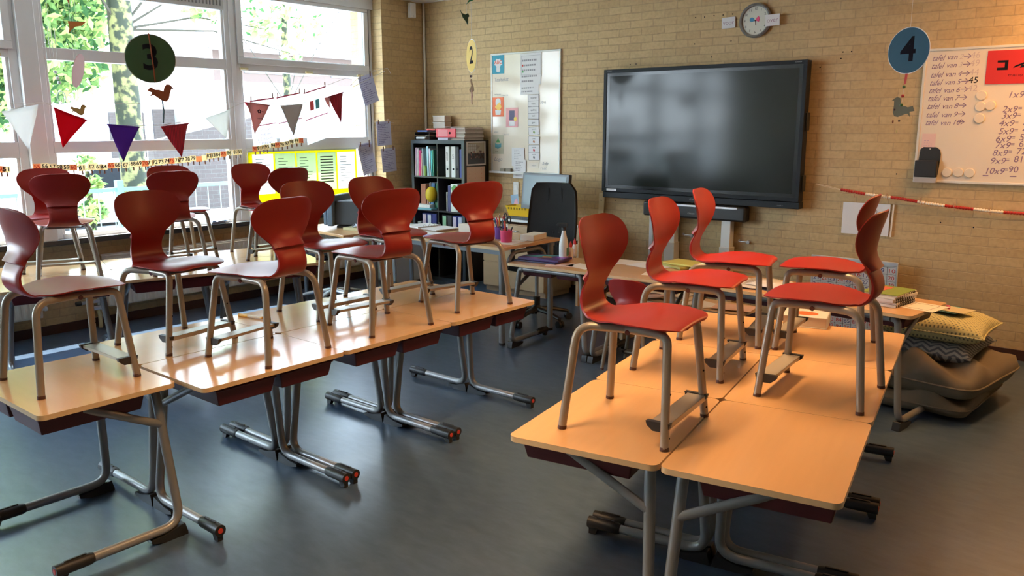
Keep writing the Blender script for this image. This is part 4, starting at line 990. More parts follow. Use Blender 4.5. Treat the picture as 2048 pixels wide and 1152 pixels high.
bx('magazine', (-6.1, KY+.03, KZ+.132), (-5.82, KY+.31, KZ+.138), cmat((.45, .40, .42), .4), 'open magazine lying on top of the paper stack', 'magazine', rz=R(-6))
bx('paper_pile', (-6.14, KY-.0, KZ+.001), (-5.995, KY+.26, KZ+.026), cmat((.62, .62, .8), .8), 'thin pale lilac paper pile under the red binder', 'paper', rz=R(2))
e = empty('letter_tray', (-6.37, KY+.14, KZ), 0, 'black letter trays on the left of the shelf top', 'tray')
for k in range(2):
    m = MB().b2((-.12, -.13, .002+k*.045), (.10, .13, .006+k*.045)).b2((-.12, -.13, .006+k*.045), (-.116, .13, .035+k*.045)).b2((.096, -.13, .006+k*.045), (.10, .13, .035+k*.045)).b2((-.12, .126, .006+k*.045), (.10, .13, .035+k*.045)); m.build('tray_level', MT['black'], e)
bx('blue_pad', (-6.45, KY+.01, KZ+.085), (-6.30, KY+.2, KZ+.10), cmat((.03, .09, .35), .5), 'blue pad on the letter trays', 'pad'); bx('red_pad', (-6.33, KY+.03, KZ+.1015), (-6.20, KY+.17, KZ+.118), cmat((.55, .06, .05), .5), 'red pad beside the blue one on the letter trays', 'pad')
bx('white_tape_holder', (-6.46, KY-.005, KZ+.007), (-6.32, KY+.1, KZ+.032), cmat((.55, .56, .55), .4), 'small white desk tool in front in the lower letter tray', 'tool', bevel=.008)
clear = mat('clear_plastic_box', (.62, .55, .45), .25); 
for k, (z_, lab) in enumerate(((KZ+.12, 'lower clear plastic box behind the letter trays'), (KZ+.19, 'upper clear plastic box behind the letter trays'))):
    e = empty('plastic_box', (-6.36, KY+.30, z_), 0, lab, 'box', 'clear plastic boxes'); MB().b2((-.09, -.05, 0), (.09, .05, .062)).build('tub', clear, e, bevel=.006); MB().b2((-.094, -.054, .058), (.094, .054, .067)).build('lid', cmat((.7, .66, .58), .3), e, bevel=.002)
bx('storage_box', (-6.45, KY+.25, KZ+.001), (-6.27, KY+.35, KZ+.119), cmat((.45, .40, .32), .6), 'cardboard box carrying the clear plastic boxes', 'box')
# pictures on the side of the shelf
o, a, b, n = sheet('group_photo', 'framed class photo stuck on the side of the shelf', 'photo', (KX1+.001, 6.435, 1.365), .30, .245, MT['paper'], ax=Y, ay=Z)
def ph(m):
    m.prism([(-.13, .0), (.13, .0), (.13, .11), (-.13, .11)], n*.0012, a, b, .0006, 0); m.prism([(-.13, -.108), (.13, -.108), (.13, .0), (-.13, .0)], n*.0012, a, b, .0006, 1)
    m.prism([(-.13, .0), (-.02, .02), (.06, .07), (.0, .09), (-.13, .11)], n*.0016, a, b, .0005, 3)
    for i in range(4):
        for j in range(3): m.prism(rrect(.026, .026, .001), n*.002+a*(-.11+i*.032)+b*(.025+j*.030), a, b, .0004, 4)
    rd = random.Random(5)
    for i in range(34):
        m.prism([(.008*math.cos(k*PI/3), .012*math.sin(k*PI/3)) for k in range(6)], n*.002+a*rd.uniform(-.08, .12)+b*rd.uniform(-.05, .02), a, b, .0005, 2 if i % 3 else 5)
MB_ = MB(); ph(MB_); MB_.build('print', [cmat((.42, .36, .26)), cmat((.06, .065, .08)), cmat((.06, .03, .03)), cmat((.3, .25, .2)), cmat((.5, .5, .48)), cmat((.35, .18, .16))], o)
o, a, b, n = sheet('calendar_sheet', 'pinkish calendar sheet with rows of tiny figures under the class photo', 'sheet', (KX1+.001, 6.43, 1.105), .285, .245, cmat((.72, .52, .42), .8), ax=Y, ay=Z)
mark(o, lambda m: [m.text(str(1+i+3*j), .018, n*.0014+a*(-.11+.1*i)+b*(.095-.045*j), a, b, align='CENTER') for i in range(3) for j in range(5)], 'printing', MT['inkred'])
# computer desk and drawer cabinet
t = empty('computer_desk', (-4.95, 6.34, 0), 0, 'beech computer desk against the wall carrying monitor and keyboard', 'desk')
MB().b2((-.55, -.24, .735), (.72, .29, .76)).build('desktop', [MT['top']], t, bevel=.003); MB().b2((-.55, -.243, .736), (.72, -.24, .759)).build('front_edge', MT['white'], t)
MB().b2((.69, -.22, 0), (.715, .28, .735)).build('side_panel', MT['wood'], t); MB().b2((.14, .26, .25), (.69, .275, .735)).build('back_panel', cmat((.20, .12, .07), .6), t)
t = empty('drawer_cabinet', (-5.04, 6.34, 0), 0, 'pale beech drawer cabinet behind the teacher desk', 'cabinet')
MB().b2((-.40, -.16, .05), (.38, .27, .70)).build('body', MT['wood'], t, bevel=.002); MB().b2((-.39, -.14, 0), (.37, .26, .05)).build('plinth', MT['wood'], t)
for k, (a_, b_) in enumerate(((.06, .30), (.31, .50), (.51, .69))):
    d_ = MB().b2((-.395, -.178, a_), (.375, -.16, b_)).build('drawer_front', MT['wood'], t, bevel=.002)
    MB().tube(fillet([(-.06, -.178, b_-.05), (-.06, -.20, b_-.05), (.06, -.20, b_-.05), (.06, -.178, b_-.05)], .008), .004, 8).build('handle', MT['steel'], d_)
# monitor
t = empty('monitor', (-4.70, 6.22, .76), R(-4), 'grey flat computer monitor behind the office chair', 'monitor')
tilt = Matrix.Rotation(R(-6), 4, 'X')
def tb(m, c, d, mi=0): m.box(Vector((0, 0, .27)) + tilt @ Vector(c), d, mtx=tilt, mi=mi); return m
tb(MB(), (0, .015, 0), (.575, .045, .345)).build('housing', mat('grey_monitor_case', (.09, .105, .12), .4), t, bevel=.004)
tb(MB(), (0, -.009, .008), (.525, .004, .285)).build('screen', mat('window_reflection_screen', (.14, .19, .215), .25), t)  # grey-blue base colour paints in the window reflected on the dark screen
m = MB(); tb(m, (0, .06, -.12), (.07, .05, .26)); m.build('stand_neck', MT['bezel'], t); MB().b2((-.11, -.06, 0), (.11, .11, .015)).build('stand_foot', MT['bezel'], t, bevel=.004)
t = empty('keyboard', (-4.93, 6.13, .76), R(-3), 'dark grey keyboard in front of the monitor', 'keyboard')
MB().b2((-.19, -.03, 0), (.25, .06, .016)).build('base', cmat((.06, .065, .075), .5), t, bevel=.003)
for r_ in range(4):
    m = MB()
    for k in range(16): m.b2((-.18+k*.0262, -.022+r_*.019, .016), (-.158+k*.0262, -.006+r_*.019, .022))
    m.build('key_row', cmat((.10, .11, .125), .5), t)
t = empty('yellow_tray', (-5.13, 6.40, .76), R(2), 'yellow perforated tray left of the monitor', 'tray')
m = MB(); m.add([(-.12, -.05, 0), (.12, -.05, 0), (.12, .08, 0), (-.12, .08, 0), (-.15, -.07, .10), (.14, -.07, .10), (.14, .10, .10), (-.15, .10, .10)], [(0, 3, 2, 1), (0, 1, 5, 4), (1, 2, 6, 5), (2, 3, 7, 6), (3, 0, 4, 7)])
o = m.build('basket', cmat((.75, .50, .01), .5), t, smooth=False); s_ = o.modifiers.new('solid', 'SOLIDIFY'); s_.thickness = .003
m = MB()
for k in range(7): m.box((-.11+k*.034, -.0695, .075), (.012, .004, .02), mi=0)
m.build('slots', cmat((.3, .2, .01), .6), t)
o, a, b, n = sheet('small_picture', 'small blue and pink picture card standing behind the yellow tray', 'card', at_y(1030, 402, 6.52), .10, .13, cmat((.30, .45, .62), .6), rot=R(8)); MB().prism([(-.03, -.05), (.04, -.03), (.03, .03), (0, .01)], n*.0014, a, b, .001).build('pink_figure', cmat((.75, .4, .5), .6), o)
e = empty('wall_cable', (-5.16, FY-.02, 1.17), 0, 'white cord hanging from the narrow whiteboard down to the desk', 'cord'); MB().tube([(.0, 0, 0), (.005, 0, -.15), (-.01, -.02, -.30), (-.03, -.1, -.39)], .004, 6).build('cord', MT['white'], e)
# low steel drawer unit beside the shelf
t = empty('steel_drawer_unit', (-6.42, 5.93, 0), R(0), 'pale blue-grey steel drawer unit in front of the shelf', 'cabinet')
MB().b2((-.21, -.2, .03), (.16, .28, .60)).build('body', cmat((.46, .53, .60), .4), t, bevel=.004)
for a_, b_ in ((.05, .36), (.37, .48), (.49, .59)): MB().b2((-.20, -.212, a_), (.15, -.2, b_)).build('drawer_front', cmat((.50, .57, .64), .35), t, bevel=.003)

# teacher desk
t = empty('teacher_desk', (-4.63, 4.93, 0), 0, 'large teacher desk with beech top and grey steel frame', 'desk')
MB().b2((-.77, -.35, .735), (.78, .37, .76)).build('desktop', MT['top'], t, bevel=.003)
MB().b2((-.77, -.352, .736), (.78, -.350, .758)).build('front_edge', MT['edge'], t)
m = MB().b2((-.74, -.33, .70), (.75, -.30, .735)).b2((-.74, .31, .70), (.75, .34, .735)); m.build('steel_rail', cmat((.22, .25, .28), .4), t)
for x in (-.70, .73):
    for y in (-.30, .31):
        l = MB().cyl((x, y, .01), (x, y, .73), .024, n=16).build('leg', MT['desk_tube'], t); MB().cyl((x, y, 0), (x, y, .02), .026, n=16).build('foot_cap', MT['black'], l)
    MB().tube(fillet([(x, -.29, .52), (x, -.18, .70), (x, .19, .70), (x, .30, .52)], .12, 8), .016, 10).build('end_arch', MT['desk_tube'], t)

def cup(x, y, r_, h, c, lab):
    e = empty('pen_cup', (x, y, .76), 0, lab, 'cup', 'pen cups on the teacher desk')
    MB().lathe([(r_*.88, .001), (r_*.9, .003), (r_, h), (r_-.003, h), (r_*.86, .006)], (0, 0, 0), 20).build('cup', cmat(c, .45), e)
    MB().tube([(r_*math.cos(a_), r_*math.sin(a_), h) for a_ in [k*PI/10 for k in range(21)]], .0022, 6, caps=False).build('rim', cmat([min(1, v*1.6) for v in c], .4), e)
    return e
cA, cB = Vector((-4.19, 4.96, .76)), Vector((-4.03, 4.84, .76))
cup(cA.x, cA.y, .048, .092, (.13, .04, .26), 'purple pen cup full of pencils on the teacher desk')
cup(cB.x, cB.y, .048, .092, (.62, .05, .16), 'pink pen cup with scissors on the teacher desk')
rd = random.Random(11)
def pen(c, ang, tilt_, L, r_, colr, lab, tip=None, name='pencil', grp='pencils in the purple cup'):
    d = Vector((math.cos(ang)*math.sin(tilt_), math.sin(ang)*math.sin(tilt_), math.cos(tilt_)))
    b = c + Vector((math.cos(ang)*.012, math.sin(ang)*.012, .006))
    e = empty(name, b, 0, lab, name.replace('_', ' '), grp)
    MB().tube([(0, 0, 0), d*L], r_, 8).build('barrel', cmat(colr, .45), e); MB().tube([d*L, d*(L+.012)], [r_, r_*.3], 8).build('tip', cmat(tip or (.6, .45, .3), .5), e)
PC = [((.03, .10, .45), 'blue'), ((.03, .18, .5), 'mid blue'), ((.55, .04, .04), 'red'), ((.02, .02, .08), 'navy'), ((.65, .35, .15), 'tan'), ((.05, .12, .35), 'dark blue'), ((.6, .06, .12), 'crimson'), ((.7, .2, .03), 'orange'), ((.02, .25, .35), 'teal')]
for k, (c_, nm) in enumerate(PC):
    pen(cA, k*2*PI/9+.3, R(9+3*(k % 2)), .15+.018*((k*5) % 4)*.6, .0042, c_, '%s pencil sticking out of the purple cup' % nm)
pen(cB, 2.6, R(8), .185, .006, (.75, .08, .03), 'thick orange red marker standing in the pink cup', (.6, .05, .03), 'marker', 'pens in the pink cup')
for k, (an, c_, nm) in enumerate(((.2, (.02, .02, .02), 'black'), (3.6, (.05, .05, .05), 'dark grey'), (4.6, (.3, .3, .32), 'silver'), (5.5, (.04, .02, .02), 'brown black'))):
    pen(cB, an, R(20), .115, .0055, c_, '%s pen leaning in the pink cup' % nm, (.02, .02, .02), 'pen', 'pens in the pink cup')
e = empty('scissors', cB+Vector((.01, .0, .01)), 0, 'scissors with black handles upright in the pink cup', 'scissors', )
MB().b2((-.006, -.001, 0), (.006, .001, .13)).build('blade', MT['steel'], e)
for s_, dz in ((-1, .185), (1, .165)):
    MB().tube([(s_*.018+.016*math.cos(a_), 0, dz+.028*math.sin(a_)) for a_ in [k*PI/8 for k in range(17)]], .005, 8, caps=False).build('handle', MT['black'], e)
bx('note_block', (-4.02, 4.99, .762), (-3.90, 5.20, .806), MT['paper2'], 'thick white block of note paper near the desk edge', 'paper', bevel=.002, rz=R(8))
bx('paper_sheet', (-4.10, 4.72, .7602), (-3.92, 4.98, .7612), MT['paper2'], 'loose sheet under the pink pen cup', 'paper', bevel=0, rz=R(12))
bx('card_box', (-4.66, 4.98, .761), (-4.43, 5.04, .845), MT['paper2'], 'white card box standing on the teacher desk', 'box', rz=R(4)); bx('card_box', (-4.70, 5.06, .761), (-4.56, 5.11, .835), cmat((.62, .58, .40), .7), 'yellowish card box behind the white one', 'box', rz=R(4))
bx('stapler', (-4.60, 4.87, .761), (-4.50, 4.91, .79), cmat((.01, .03, .16), .4), 'dark blue stapler in front of the white card box', 'stapler', bevel=.006); bx('stapler', (-4.47, 4.89, .761), (-4.38, 4.93, .785), cmat((.02, .02, .03), .4), 'black desk tool right of the blue stapler', 'tool', bevel=.006)
for k, (p_, w_, d_, rz_, c_, lab) in enumerate(((( -4.90, 4.82), .42, .22, 3, MT['paper'], 'large white sheet on the left part of the teacher desk'), ((-5.02, 5.06), .30, .21, -8, MT['paper2'], 'pinkish sheet further back on the teacher desk'), ((-4.72, 4.70), .21, .15, 10, cmat((.45, .40, .68), .8), 'pale purple sheet at the front edge of the teacher desk'))):
    o = bx('paper_sheet', (p_[0]-w_/2, p_[1]-d_/2, .7604+.0012*k), (p_[0]+w_/2, p_[1]+d_/2, .7612+.0012*k), c_, lab, 'paper', 'sheets spread on the teacher desk', 0, R(rz_))
e = empty('open_binder', (-5.10, 5.08, .766), R(-6), 'open ring binder with sheets and upright rings on the teacher desk', 'binder')
MB().b2((-.24, -.13, 0), (.24, .15, .004)).build('cover', cmat((.3, .2, .15), .6), e); MB().b2((-.23, -.12, .004), (-.02, .14, .014)).b2((.02, -.12, .004), (.23, .14, .010)).build('sheets', MT['paper'], e)
for y_ in (-.06, .0, .06, .10): MB().tube([(.02*math.cos(a_), y_, .010+.026*math.sin(a_)) for a_ in [k*PI/8 for k in range(9)]], .0018, 6).build('ring', MT['steel'], e)

# office chairs
def office_chair(loc, rz, lab, col_base, back=True):
    t = empty('office_chair', loc, rz, lab, 'office chair')
    for k in range(5):
        a_ = k*2*PI/5+.3; c_, s_ = math.cos(a_), math.sin(a_)
        ar = MB().tube([(c_*.03, s_*.03, .115), (c_*.16, s_*.16, .105), (c_*.29, s_*.29, .075)], [.032, .026, .018], 10, sq=.75).build('star_arm', col_base, t)
        m = MB(); px_, py_ = c_*.295, s_*.295
        for q in (-.014, .014): m.cyl((px_-s_*q-s_*.011*(1 if q > 0 else -1), py_+c_*q+c_*.011*(1 if q > 0 else -1), .03), (px_-s_*q*.3, py_+c_*q*.3, .03), .030, n=16)
        m.cyl((px_, py_, .035), (px_, py_, .075), .010, n=8); m.build('caster', MT['black'], ar)
    MB().lathe([(.042, .09), (.045, .13), (.03, .15), (.03, .22), (.02, .225)], (0, 0, 0), 18).build('hub', col_base, t); MB().cyl((0, 0, .2), (0, 0, .44), .016, n=14).build('gas_lift', MT['steel'], t)
    MB().b2((-.09, -.08, .415), (.09, .08, .45)).build('mechanism', MT['black'], t, bevel=.008)
    m = MB(); NS = 24; rows = []
    for rr_, zz in ((.02, .452), (.8, .452), (.96, .462), (1, .485), (.97, .512), (.85, .523), (.02, .518)):
        rows.append([(.235*rr_*abs(math.cos(2*PI*j/NS))**.6*(1 if math.cos(2*PI*j/NS) > 0 else -1), .235*rr_*abs(math.sin(2*PI*j/NS))**.6*(1 if math.sin(2*PI*j/NS) > 0 else -1), zz) for j in range(NS+1)])
    m.grid(rows, flip=True); m.build('seat', fab, t, weld=True, angle=60)
    if back:
        MB().tube(fillet([(0, -.03, .43), (0, -.30, .44), (0, -.315, .60), (0, -.30, .75)], .06), .018, 10, sq=1.8).build('back_bar', MT['black'], t)
        def bk(off):
            G = []
            for i in range(11):
                v = i/10; z_ = .545+.62*v; hw = (.228+.02*math.sin(v*PI)) * (1-.10*v) * (1 if v < .93 else .93)
                if i == 10: hw *= .86
                if i == 0: hw *= .9
                G.append([(hw*(-1+2*j/10), -.235-.06*v+.05*abs(-1+2*j/10)**2.2 - .03*math.sin(v*PI*.8) + off*(1-abs(-1+2*j/10)**6*.4), z_) for j in range(11)])
            return G
        a_, b_ = bk(.0), bk(-.055); m = MB(); m.grid(a_); m.grid(b_, flip=True); n_ = 11
        def rim(g): return [g[i][0] for i in range(n_)] + [g[n_-1][j] for j in range(1, 11)] + [g[i][10] for i in range(n_-2, -1, -1)] + [g[0][j] for j in range(9, 0, -1)]
        r0, r1 = rim(a_), rim(b_); kk = len(r0); m.add(r0+r1, [(i, kk+i, kk+(i+1) % kk, (i+1) % kk) for i in range(kk)])
        o = m.build('backrest', fab, t, weld=True, angle=70, subsurf=1)
        m = MB()
        for s in (-.07, .07): m.tube([(s, -.268, .60), (s, -.290, .80), (s, -.306, .98), (s*.9, -.302, 1.12)], .0022, 6)
        m.build('seam', cmat((.006, .006, .006), .9), o)
    for s in ((-1, 1) if back else ()):
        m = MB().tube(fillet([(s*.12, -.05, .44), (s*.27, -.05, .45), (s*.275, -.05, .68)], .05), .014, 8, sq=1.5); ar = m.build('arm_post', MT['black'], t)
        MB().prism([(-.04+s*.275, -.14), (.04+s*.275, -.14), (.045+s*.275, .08), (-.045+s*.275, .08)], (0, 0, .68), X, Y, .026).build('arm_pad', MT['black'], ar, bevel=.01, seg=3)
    return t
fab = mat('black_office_fabric', (.014, .013, .013), .9, bump=.2, scale=300)
office_chair((-4.16, 5.40, 0), R(187), 'black high-backed office chair behind the teacher desk', MT['black'])
office_chair((-6.15, 4.82, 0), R(60), 'office chair with pale star base under the side table', cmat((.62, .63, .65), .25, metal=.3), False)
# side table with old monitor by the window
t = empty('side_table', (-6.02, 5.02, 0), R(-8), 'small wooden side table by the windows carrying a dark box', 'table')
MB().b2((-.45, -.42, .685), (.45, .42, .71)).build('tabletop', MT['top'], t, bevel=.003)
for sx in (-.38, .38):
    for sy in (-.35, .35): MB().cyl((sx, sy, 0), (sx, sy, .685), .02, n=12).build('leg', cmat((.16, .19, .22), .4), t)
t = empty('dark_monitor', (-6.10, 5.04, .711), R(-62), 'bulky dark monitor with blue-grey front seen edge on by the window', 'monitor')
MB().prism([(-.17, .03), (-.15, .24), (.17, .25), (.19, .03)], (0, -.10, 0), X, Z, -.30).build('rear_body', mat('charcoal_case', (.03, .033, .034), .5), t, bevel=.008)
MB().b2((-.23, -.16, .02), (.23, -.10, .30)).build('front_bezel', mat('blue_grey_case', (.10, .15, .20), .4), t, bevel=.01); MB().b2((-.215, -.20, .03), (.215, -.165, .29)).build('front_door', mat('blue_grey_case', (.10, .15, .20), .4), t, bevel=.008)
MB().b2((-.15, -.1, 0), (.15, .15, .02)).build('foot', MT['black'], t, bevel=.004)
e = empty('headphone_cable', (-5.80, 4.92, .711), 0, 'grey cables curled on the side table', 'cable')
MB().tube([(.14*math.cos(k*.35), .09*math.sin(k*.35), .03+.02*math.sin(k)) for k in range(16)], .006, 8).tube([(.03+.12*math.cos(k*.3+1), .07*math.sin(k*.3+1), .05) for k in range(14)], .006, 8).build('cable', cmat((.35, .37, .42), .4), e)
bx('paper_pile', (-5.95, 4.80, .711), (-5.72, 5.0, .735), cmat((.45, .40, .22), .7), 'yellowish paper pile on the side table', 'paper', rz=R(10))

# ================================================================ THINGS ON THE ROW BY THE WALL
e = empty('folder_stack_item', (-3.66, 4.83, .651), R(6), 'purple and teal printed folders lying on the desk by the spray bottle', 'folder')
MB().b2((-.19, -.11, 0), (.17, .10, .012)).build('lower_folder', cmat((.02, .012, .07), .35), e, bevel=.002); MB().b2((-.17, -.09, .012), (.18, .12, .030)).build('upper_folder', cmat((.06, .02, .14), .35), e, bevel=.002)
m = MB().prism([(-.16, -.02), (.02, .11), (.09, .11), (-.05, -.03)], (0, 0, .0302), X, Y, .0006, 0).prism([(.0, -.02), (.07, .0), (.05, .04), (-.02, .03)], (0, 0, .0303), X, Y, .0006, 1).prism([(-.10, -.08), (.0, -.075), (-.02, -.05), (-.09, -.06)], (0, 0, .0302), X, Y, .0006, 2).prism([(.10, .0), (.17, .02), (.17, .1), (.12, .1)], (0, 0, .0302), X, Y, .0006, 2)
m.build('cover_print', [cmat((.05, .38, .40), .4), cmat((.85, .38, .03), .4), cmat((.30, .06, .40), .4)], e)
t = empty('spray_bottle', at_z(1127, 521, .65), R(20), 'white spray bottle with black trigger head', 'bottle')
MB().lathe([(.030, .0), (.034, .004), (.035, .12), (.032, .145), (.020, .19), (.015, .215), (.014, .235)], (0, 0, 0), 20).build('bottle', MT['white'], t)
m = MB().cyl((0, 0, .228), (0, 0, .252), .017, n=16).b2((-.045, -.012, .252), (.03, .012, .282)).b2((-.055, -.007, .262), (-.045, .007, .276)); m.prism([(-.035, .252), (-.022, .252), (-.030, .215), (-.043, .205)], (0, .006, 0), X, Z, .012); m.build('trigger_head', MT['black'], t, bevel=.003)
MB().b2((.0345*.8, -.02, .04), (.036, .02, .10)).build('label_patch', cmat((.08, .2, .09), .5), t)
for px, py, lab in ((1141, 519, 'left glue bottle with red cap beside the spray bottle'), (1149, 513, 'right glue bottle with red cap beside the spray bottle')):
    t = empty('glue_bottle', at_z(px, py, .65), 0, lab, 'bottle', 'glue bottles'); MB().lathe([(.018, 0), (.021, .003), (.021, .075), (.012, .092), (.011, .098)], (0, 0, 0), 16).build('bottle', cmat((.78, .68, .60), .4), t); MB().lathe([(.013, .096), (.012, .112), (.004, .135), (.003, .14)], (0, 0, 0), 14).build('cap', cmat((.60, .03, .03), .4), t); MB().box((0, -.0212, .04), (.03, .001, .04)).build('label_patch', cmat((.75, .45, .35), .6), t)
def flat(px, py, z_, w_, d_, rz, th, m_, name, lab, cat, group=None, bev=0):
    p = at_z(px, py, z_); return bx(name, (p.x-w_/2, p.y-d_/2, z_+.0006), (p.x+w_/2, p.y+d_/2, z_+.0006+th), m_, lab, cat, group, bev, R(rz))
G1 = 'papers along the wall desks'
pk = cmat((.78, .55, .48), .8)
flat(1120, 530, .65, .20, .14, 25, .0014, pk, 'paper_sheet', 'pink sheet in front of the spray bottle', 'paper', G1)
flat(1165, 533, .65, .21, .15, -12, .0014, MT['paper2'], 'paper_sheet', 'pale sheet right of the glue bottles', 'paper', G1)
flat(1245, 524, .65, .30, .21, 8, .0012, MT['paper2'], 'paper_sheet', 'pale sheet just behind the small floor chair', 'paper', G1)
flat(1300, 532, .652, .28, .20, -10, .0012, MT['paper'], 'paper_sheet', 'white sheet left of the yellow books', 'paper', G1)
flat(1330, 548, .65, .28, .20, 15, .0012, MT['paper2'], 'paper_sheet', 'pale sheet below the yellow books', 'paper', G1)
flat(1358, 531, .652, .30, .21, -25, .016, cmat((.42, .38, .10), .6), 'workbook', 'closed yellow green workbook at the bottom of the pile', 'book', 'workbooks below the board', .001)
flat(1375, 528, .669, .29, .20, -5, .012, cmat((.70, .60, .14), .6), 'workbook', 'yellow workbook on top of the pile', 'book', 'workbooks below the board', .001)
for px, py, rz, lab in ((1462, 566, 6, 'open workbook left of the red chair legs'), (1540, 572, -12, 'open workbook right, its pages curling')):
    p = at_z(px, py, .652); e = empty('open_workbook', p, R(rz), lab, 'book', 'open workbooks below the board'); m = MB(); G = []
    for i in range(13):
        x_ = -.20+.40*i/12; G.append([(x_, -.13, .004+.014*math.exp(-((abs(x_)-.05)/.06)**2)), (x_, .13, .004+.014*math.exp(-((abs(x_)-.05)/.06)**2))])
    m.grid(G); o = m.build('pages', MT['paper'], e); s_ = o.modifiers.new('s', 'SOLIDIFY'); s_.thickness = .006; s_.offset = -1
    MB().b2((-.205, -.135, -.002), (.205, .135, -.0005)).build('cover', cmat((.05, .06, .12), .5), e)
    m = MB(); [m.b2((x_, -.10+.02*k, .0185), (x_+.12, -.096+.02*k, .0188)) for k in range(9) for x_ in (-.17, .05)]; m.build('print_lines', MT['inkgrey'], e)
# low bench with papers behind
p0 = at_z(1340, 606, .36)
p0.y += .14
t = empty('low_bench', (p0.x, p0.y, 0), R(-2), 'low rounded wooden bench behind the desks heaped with papers', 'bench')
MB().prism(rrect(1.15, .36, .08, 6), (0, 0, .34), X, Y, .02).build('seat_board', MT['wood'], t, bevel=.003)
for s in (-.42, .42): MB().b2((s-.015, -.14, 0), (s+.015, .14, .34)).build('side_panel', MT['wood'], t)
rd = random.Random(8)
for k in range(9):
    x_, y_ = p0.x + rd.uniform(-.45, .45), p0.y + rd.uniform(-.06, .08)
    z_ = .3612+.012*(k//1)*.25
    o = bx('paper_sheet', (x_-.14, y_-.10, z_+k*.0016), (x_+.14, y_+.10, z_+.001+k*.0016), [MT['paper2'], MT['paper'], pk][k % 3], ['first', 'second', 'third', 'fourth', 'fifth', 'sixth', 'seventh', 'eighth', 'topmost'][k] + ' sheet counted from the bottom of the paper heap on the low bench', 'paper', 'paper heap on the low bench', 0, R(rd.uniform(-35, 35)))
# desk by the cushions
p = at_z(1775, 604, .652)
bt = empty('book_stack', (p.x, p.y, .651), R(-10), 'pile of booklets with black spiral spines and green top cover', 'books')
KB = [((.62, .62, .66), .016), ((.70, .70, .70), .012), ((.58, .58, .62), .018), ((.66, .66, .66), .014), ((.55, .5, .42), .008)]
z_ = 0
for k, (c_, th) in enumerate(KB):
    b_ = MB().box((rd.uniform(-.006, .006), rd.uniform(-.006, .006), z_+th/2), (.20, .26, th*.92), rz=R(rd.uniform(-4, 4))).build('booklet', cmat(c_, .7), bt, bevel=.001)
    m = MB(); [m.tube([(.10+.006*math.cos(q), -.12+j*.022, z_+th/2+(th/2)*math.sin(q)) for q in (-1.5, -.5, .5, 1.5)], .0028, 6) for j in range(11)]; m.build('spiral_spine', MT['black'], b_)
    z_ += th
MB().box((0, 0, z_+.002), (.205, .265, .003), rz=R(3)).build('green_cover', cmat((.22, .30, .05), .5), bt); MB().box((-.05, .03, z_+.0042), (.08, .12, .001)).build('red_print', cmat((.6, .12, .08), .5), bt)
p = at_z(1828, 611, .65); o = bx('worksheet', (p.x-.15, p.y-.105, .6506), (p.x+.15, p.y+.105, .6518), MT['paper2'], 'worksheet with drawn frames at the corner of the wall desk', 'paper', None, 0, R(-12))
m = MB(); 
for lo, hi in (((-.11, -.075), (.11, -.072)), ((-.11, .072), (.11, .075)), ((-.11, -.075), (-.108, .075)), ((.108, -.075), (.11, .075)), ((-.02, -.0), (-.018, .075))): m.b2((*lo, .0013), (*hi, .0016))
m.build('printed_frame', MT['ink'], o)
# hundred chart standing on the floor
cr_ = at_y(1798, 526, FY-.10); cl_ = at_y(1630, 520, FY-.10)
CWd, top_z, bot_z = .62, cr_.z, .03
t = empty('hundred_chart', (cr_.x-CWd/2, FY-.012, bot_z), 0, 'big number chart to one hundred leaning on the wall behind the desk', 'chart')
t.rotation_euler = (R(7), 0, 0)
Hc = (top_z-bot_z)/math.cos(R(7))
t.location = (cr_.x-CWd/2, FY-.015-math.sin(R(7))*Hc, bot_z)
MB().b2((-CWd/2, -.008, 0), (CWd/2, 0, Hc)).build('board', MT['white'], t)
m = MB(); m.b2((-CWd/2-.012, -.014, Hc-.02), (CWd/2+.012, .002, Hc+.012)).b2((-CWd/2-.012, -.014, -.012), (CWd/2+.012, .002, .012)).b2((-CWd/2-.012, -.014, 0), (-CWd/2, .002, Hc)).b2((CWd/2, -.014, 0), (CWd/2+.012, .002, Hc)); m.build('frame', cmat((.55, .60, .66), .3), t, bevel=.003)
cw, chh = CWd/10, (Hc-.05)/10
m = MB()
for k in range(11): m.b2((-CWd/2, -.0092, .02+k*chh), (CWd/2, -.0080, .022+k*chh)); m.b2((-CWd/2+k*cw-.001, -.0092, .02), (-CWd/2+k*cw+.001, -.0080, .02+10*chh))
m.build('grid_lines', MT['ink'], t)
for i in range(100):
    if i+1 in (19, 29, 40, 14, 97): continue
    r_, c_ = divmod(i, 10); an = R(random.Random(i*7).uniform(-7, 7)); cx, cz = -CWd/2+(c_+.5)*cw, .02+(9-r_+.5)*chh
    a_, b_ = X*math.cos(an)+Z*math.sin(an), Z*math.cos(an)-X*math.sin(an)
    m = MB().prism(rrect(cw*.92, chh*.92, .003, 2), (cx, -.0096, cz), a_, b_, .0012, 0)
    m.text(str(i+1), chh*.78, (cx, -.0112, cz), a_, b_, mi=1, width=cw*(.36 if i < 9 else .70))
    m.build('number_tile', [MT['paper'], MT['inkred'] if (i+1) % 2 == 0 or i > 70 and i % 3 else cmat((.03, .04, .22), .6)], t, smooth=False)
# book on the far right-block desk
p = at_z(1612, 650, .65); t = empty('thick_book', (p.x, p.y+.02, .6505), R(14), 'thick book with orange picture on its cover at the far desk edge', 'book')
MB().b2((-.11, -.08, .003), (.095, .10, .052)).build('pages', cmat((.62, .5, .33), .8), t); m = MB().b2((-.115, -.085, 0), (.10, .105, .004)).b2((-.115, -.085, .052), (.10, .105, .056)).b2((.096, -.085, 0), (.101, .105, .056)); m.build('cover', cmat((.62, .58, .52), .4), t, bevel=.001)
MB().prism([(.06*math.cos(k*PI/8), .045*math.sin(k*PI/8)) for k in range(16)], (-.01, 0, .0562), X, Y, .0006, 0).build('cover_picture', cmat((.75, .14, .04), .4), t)
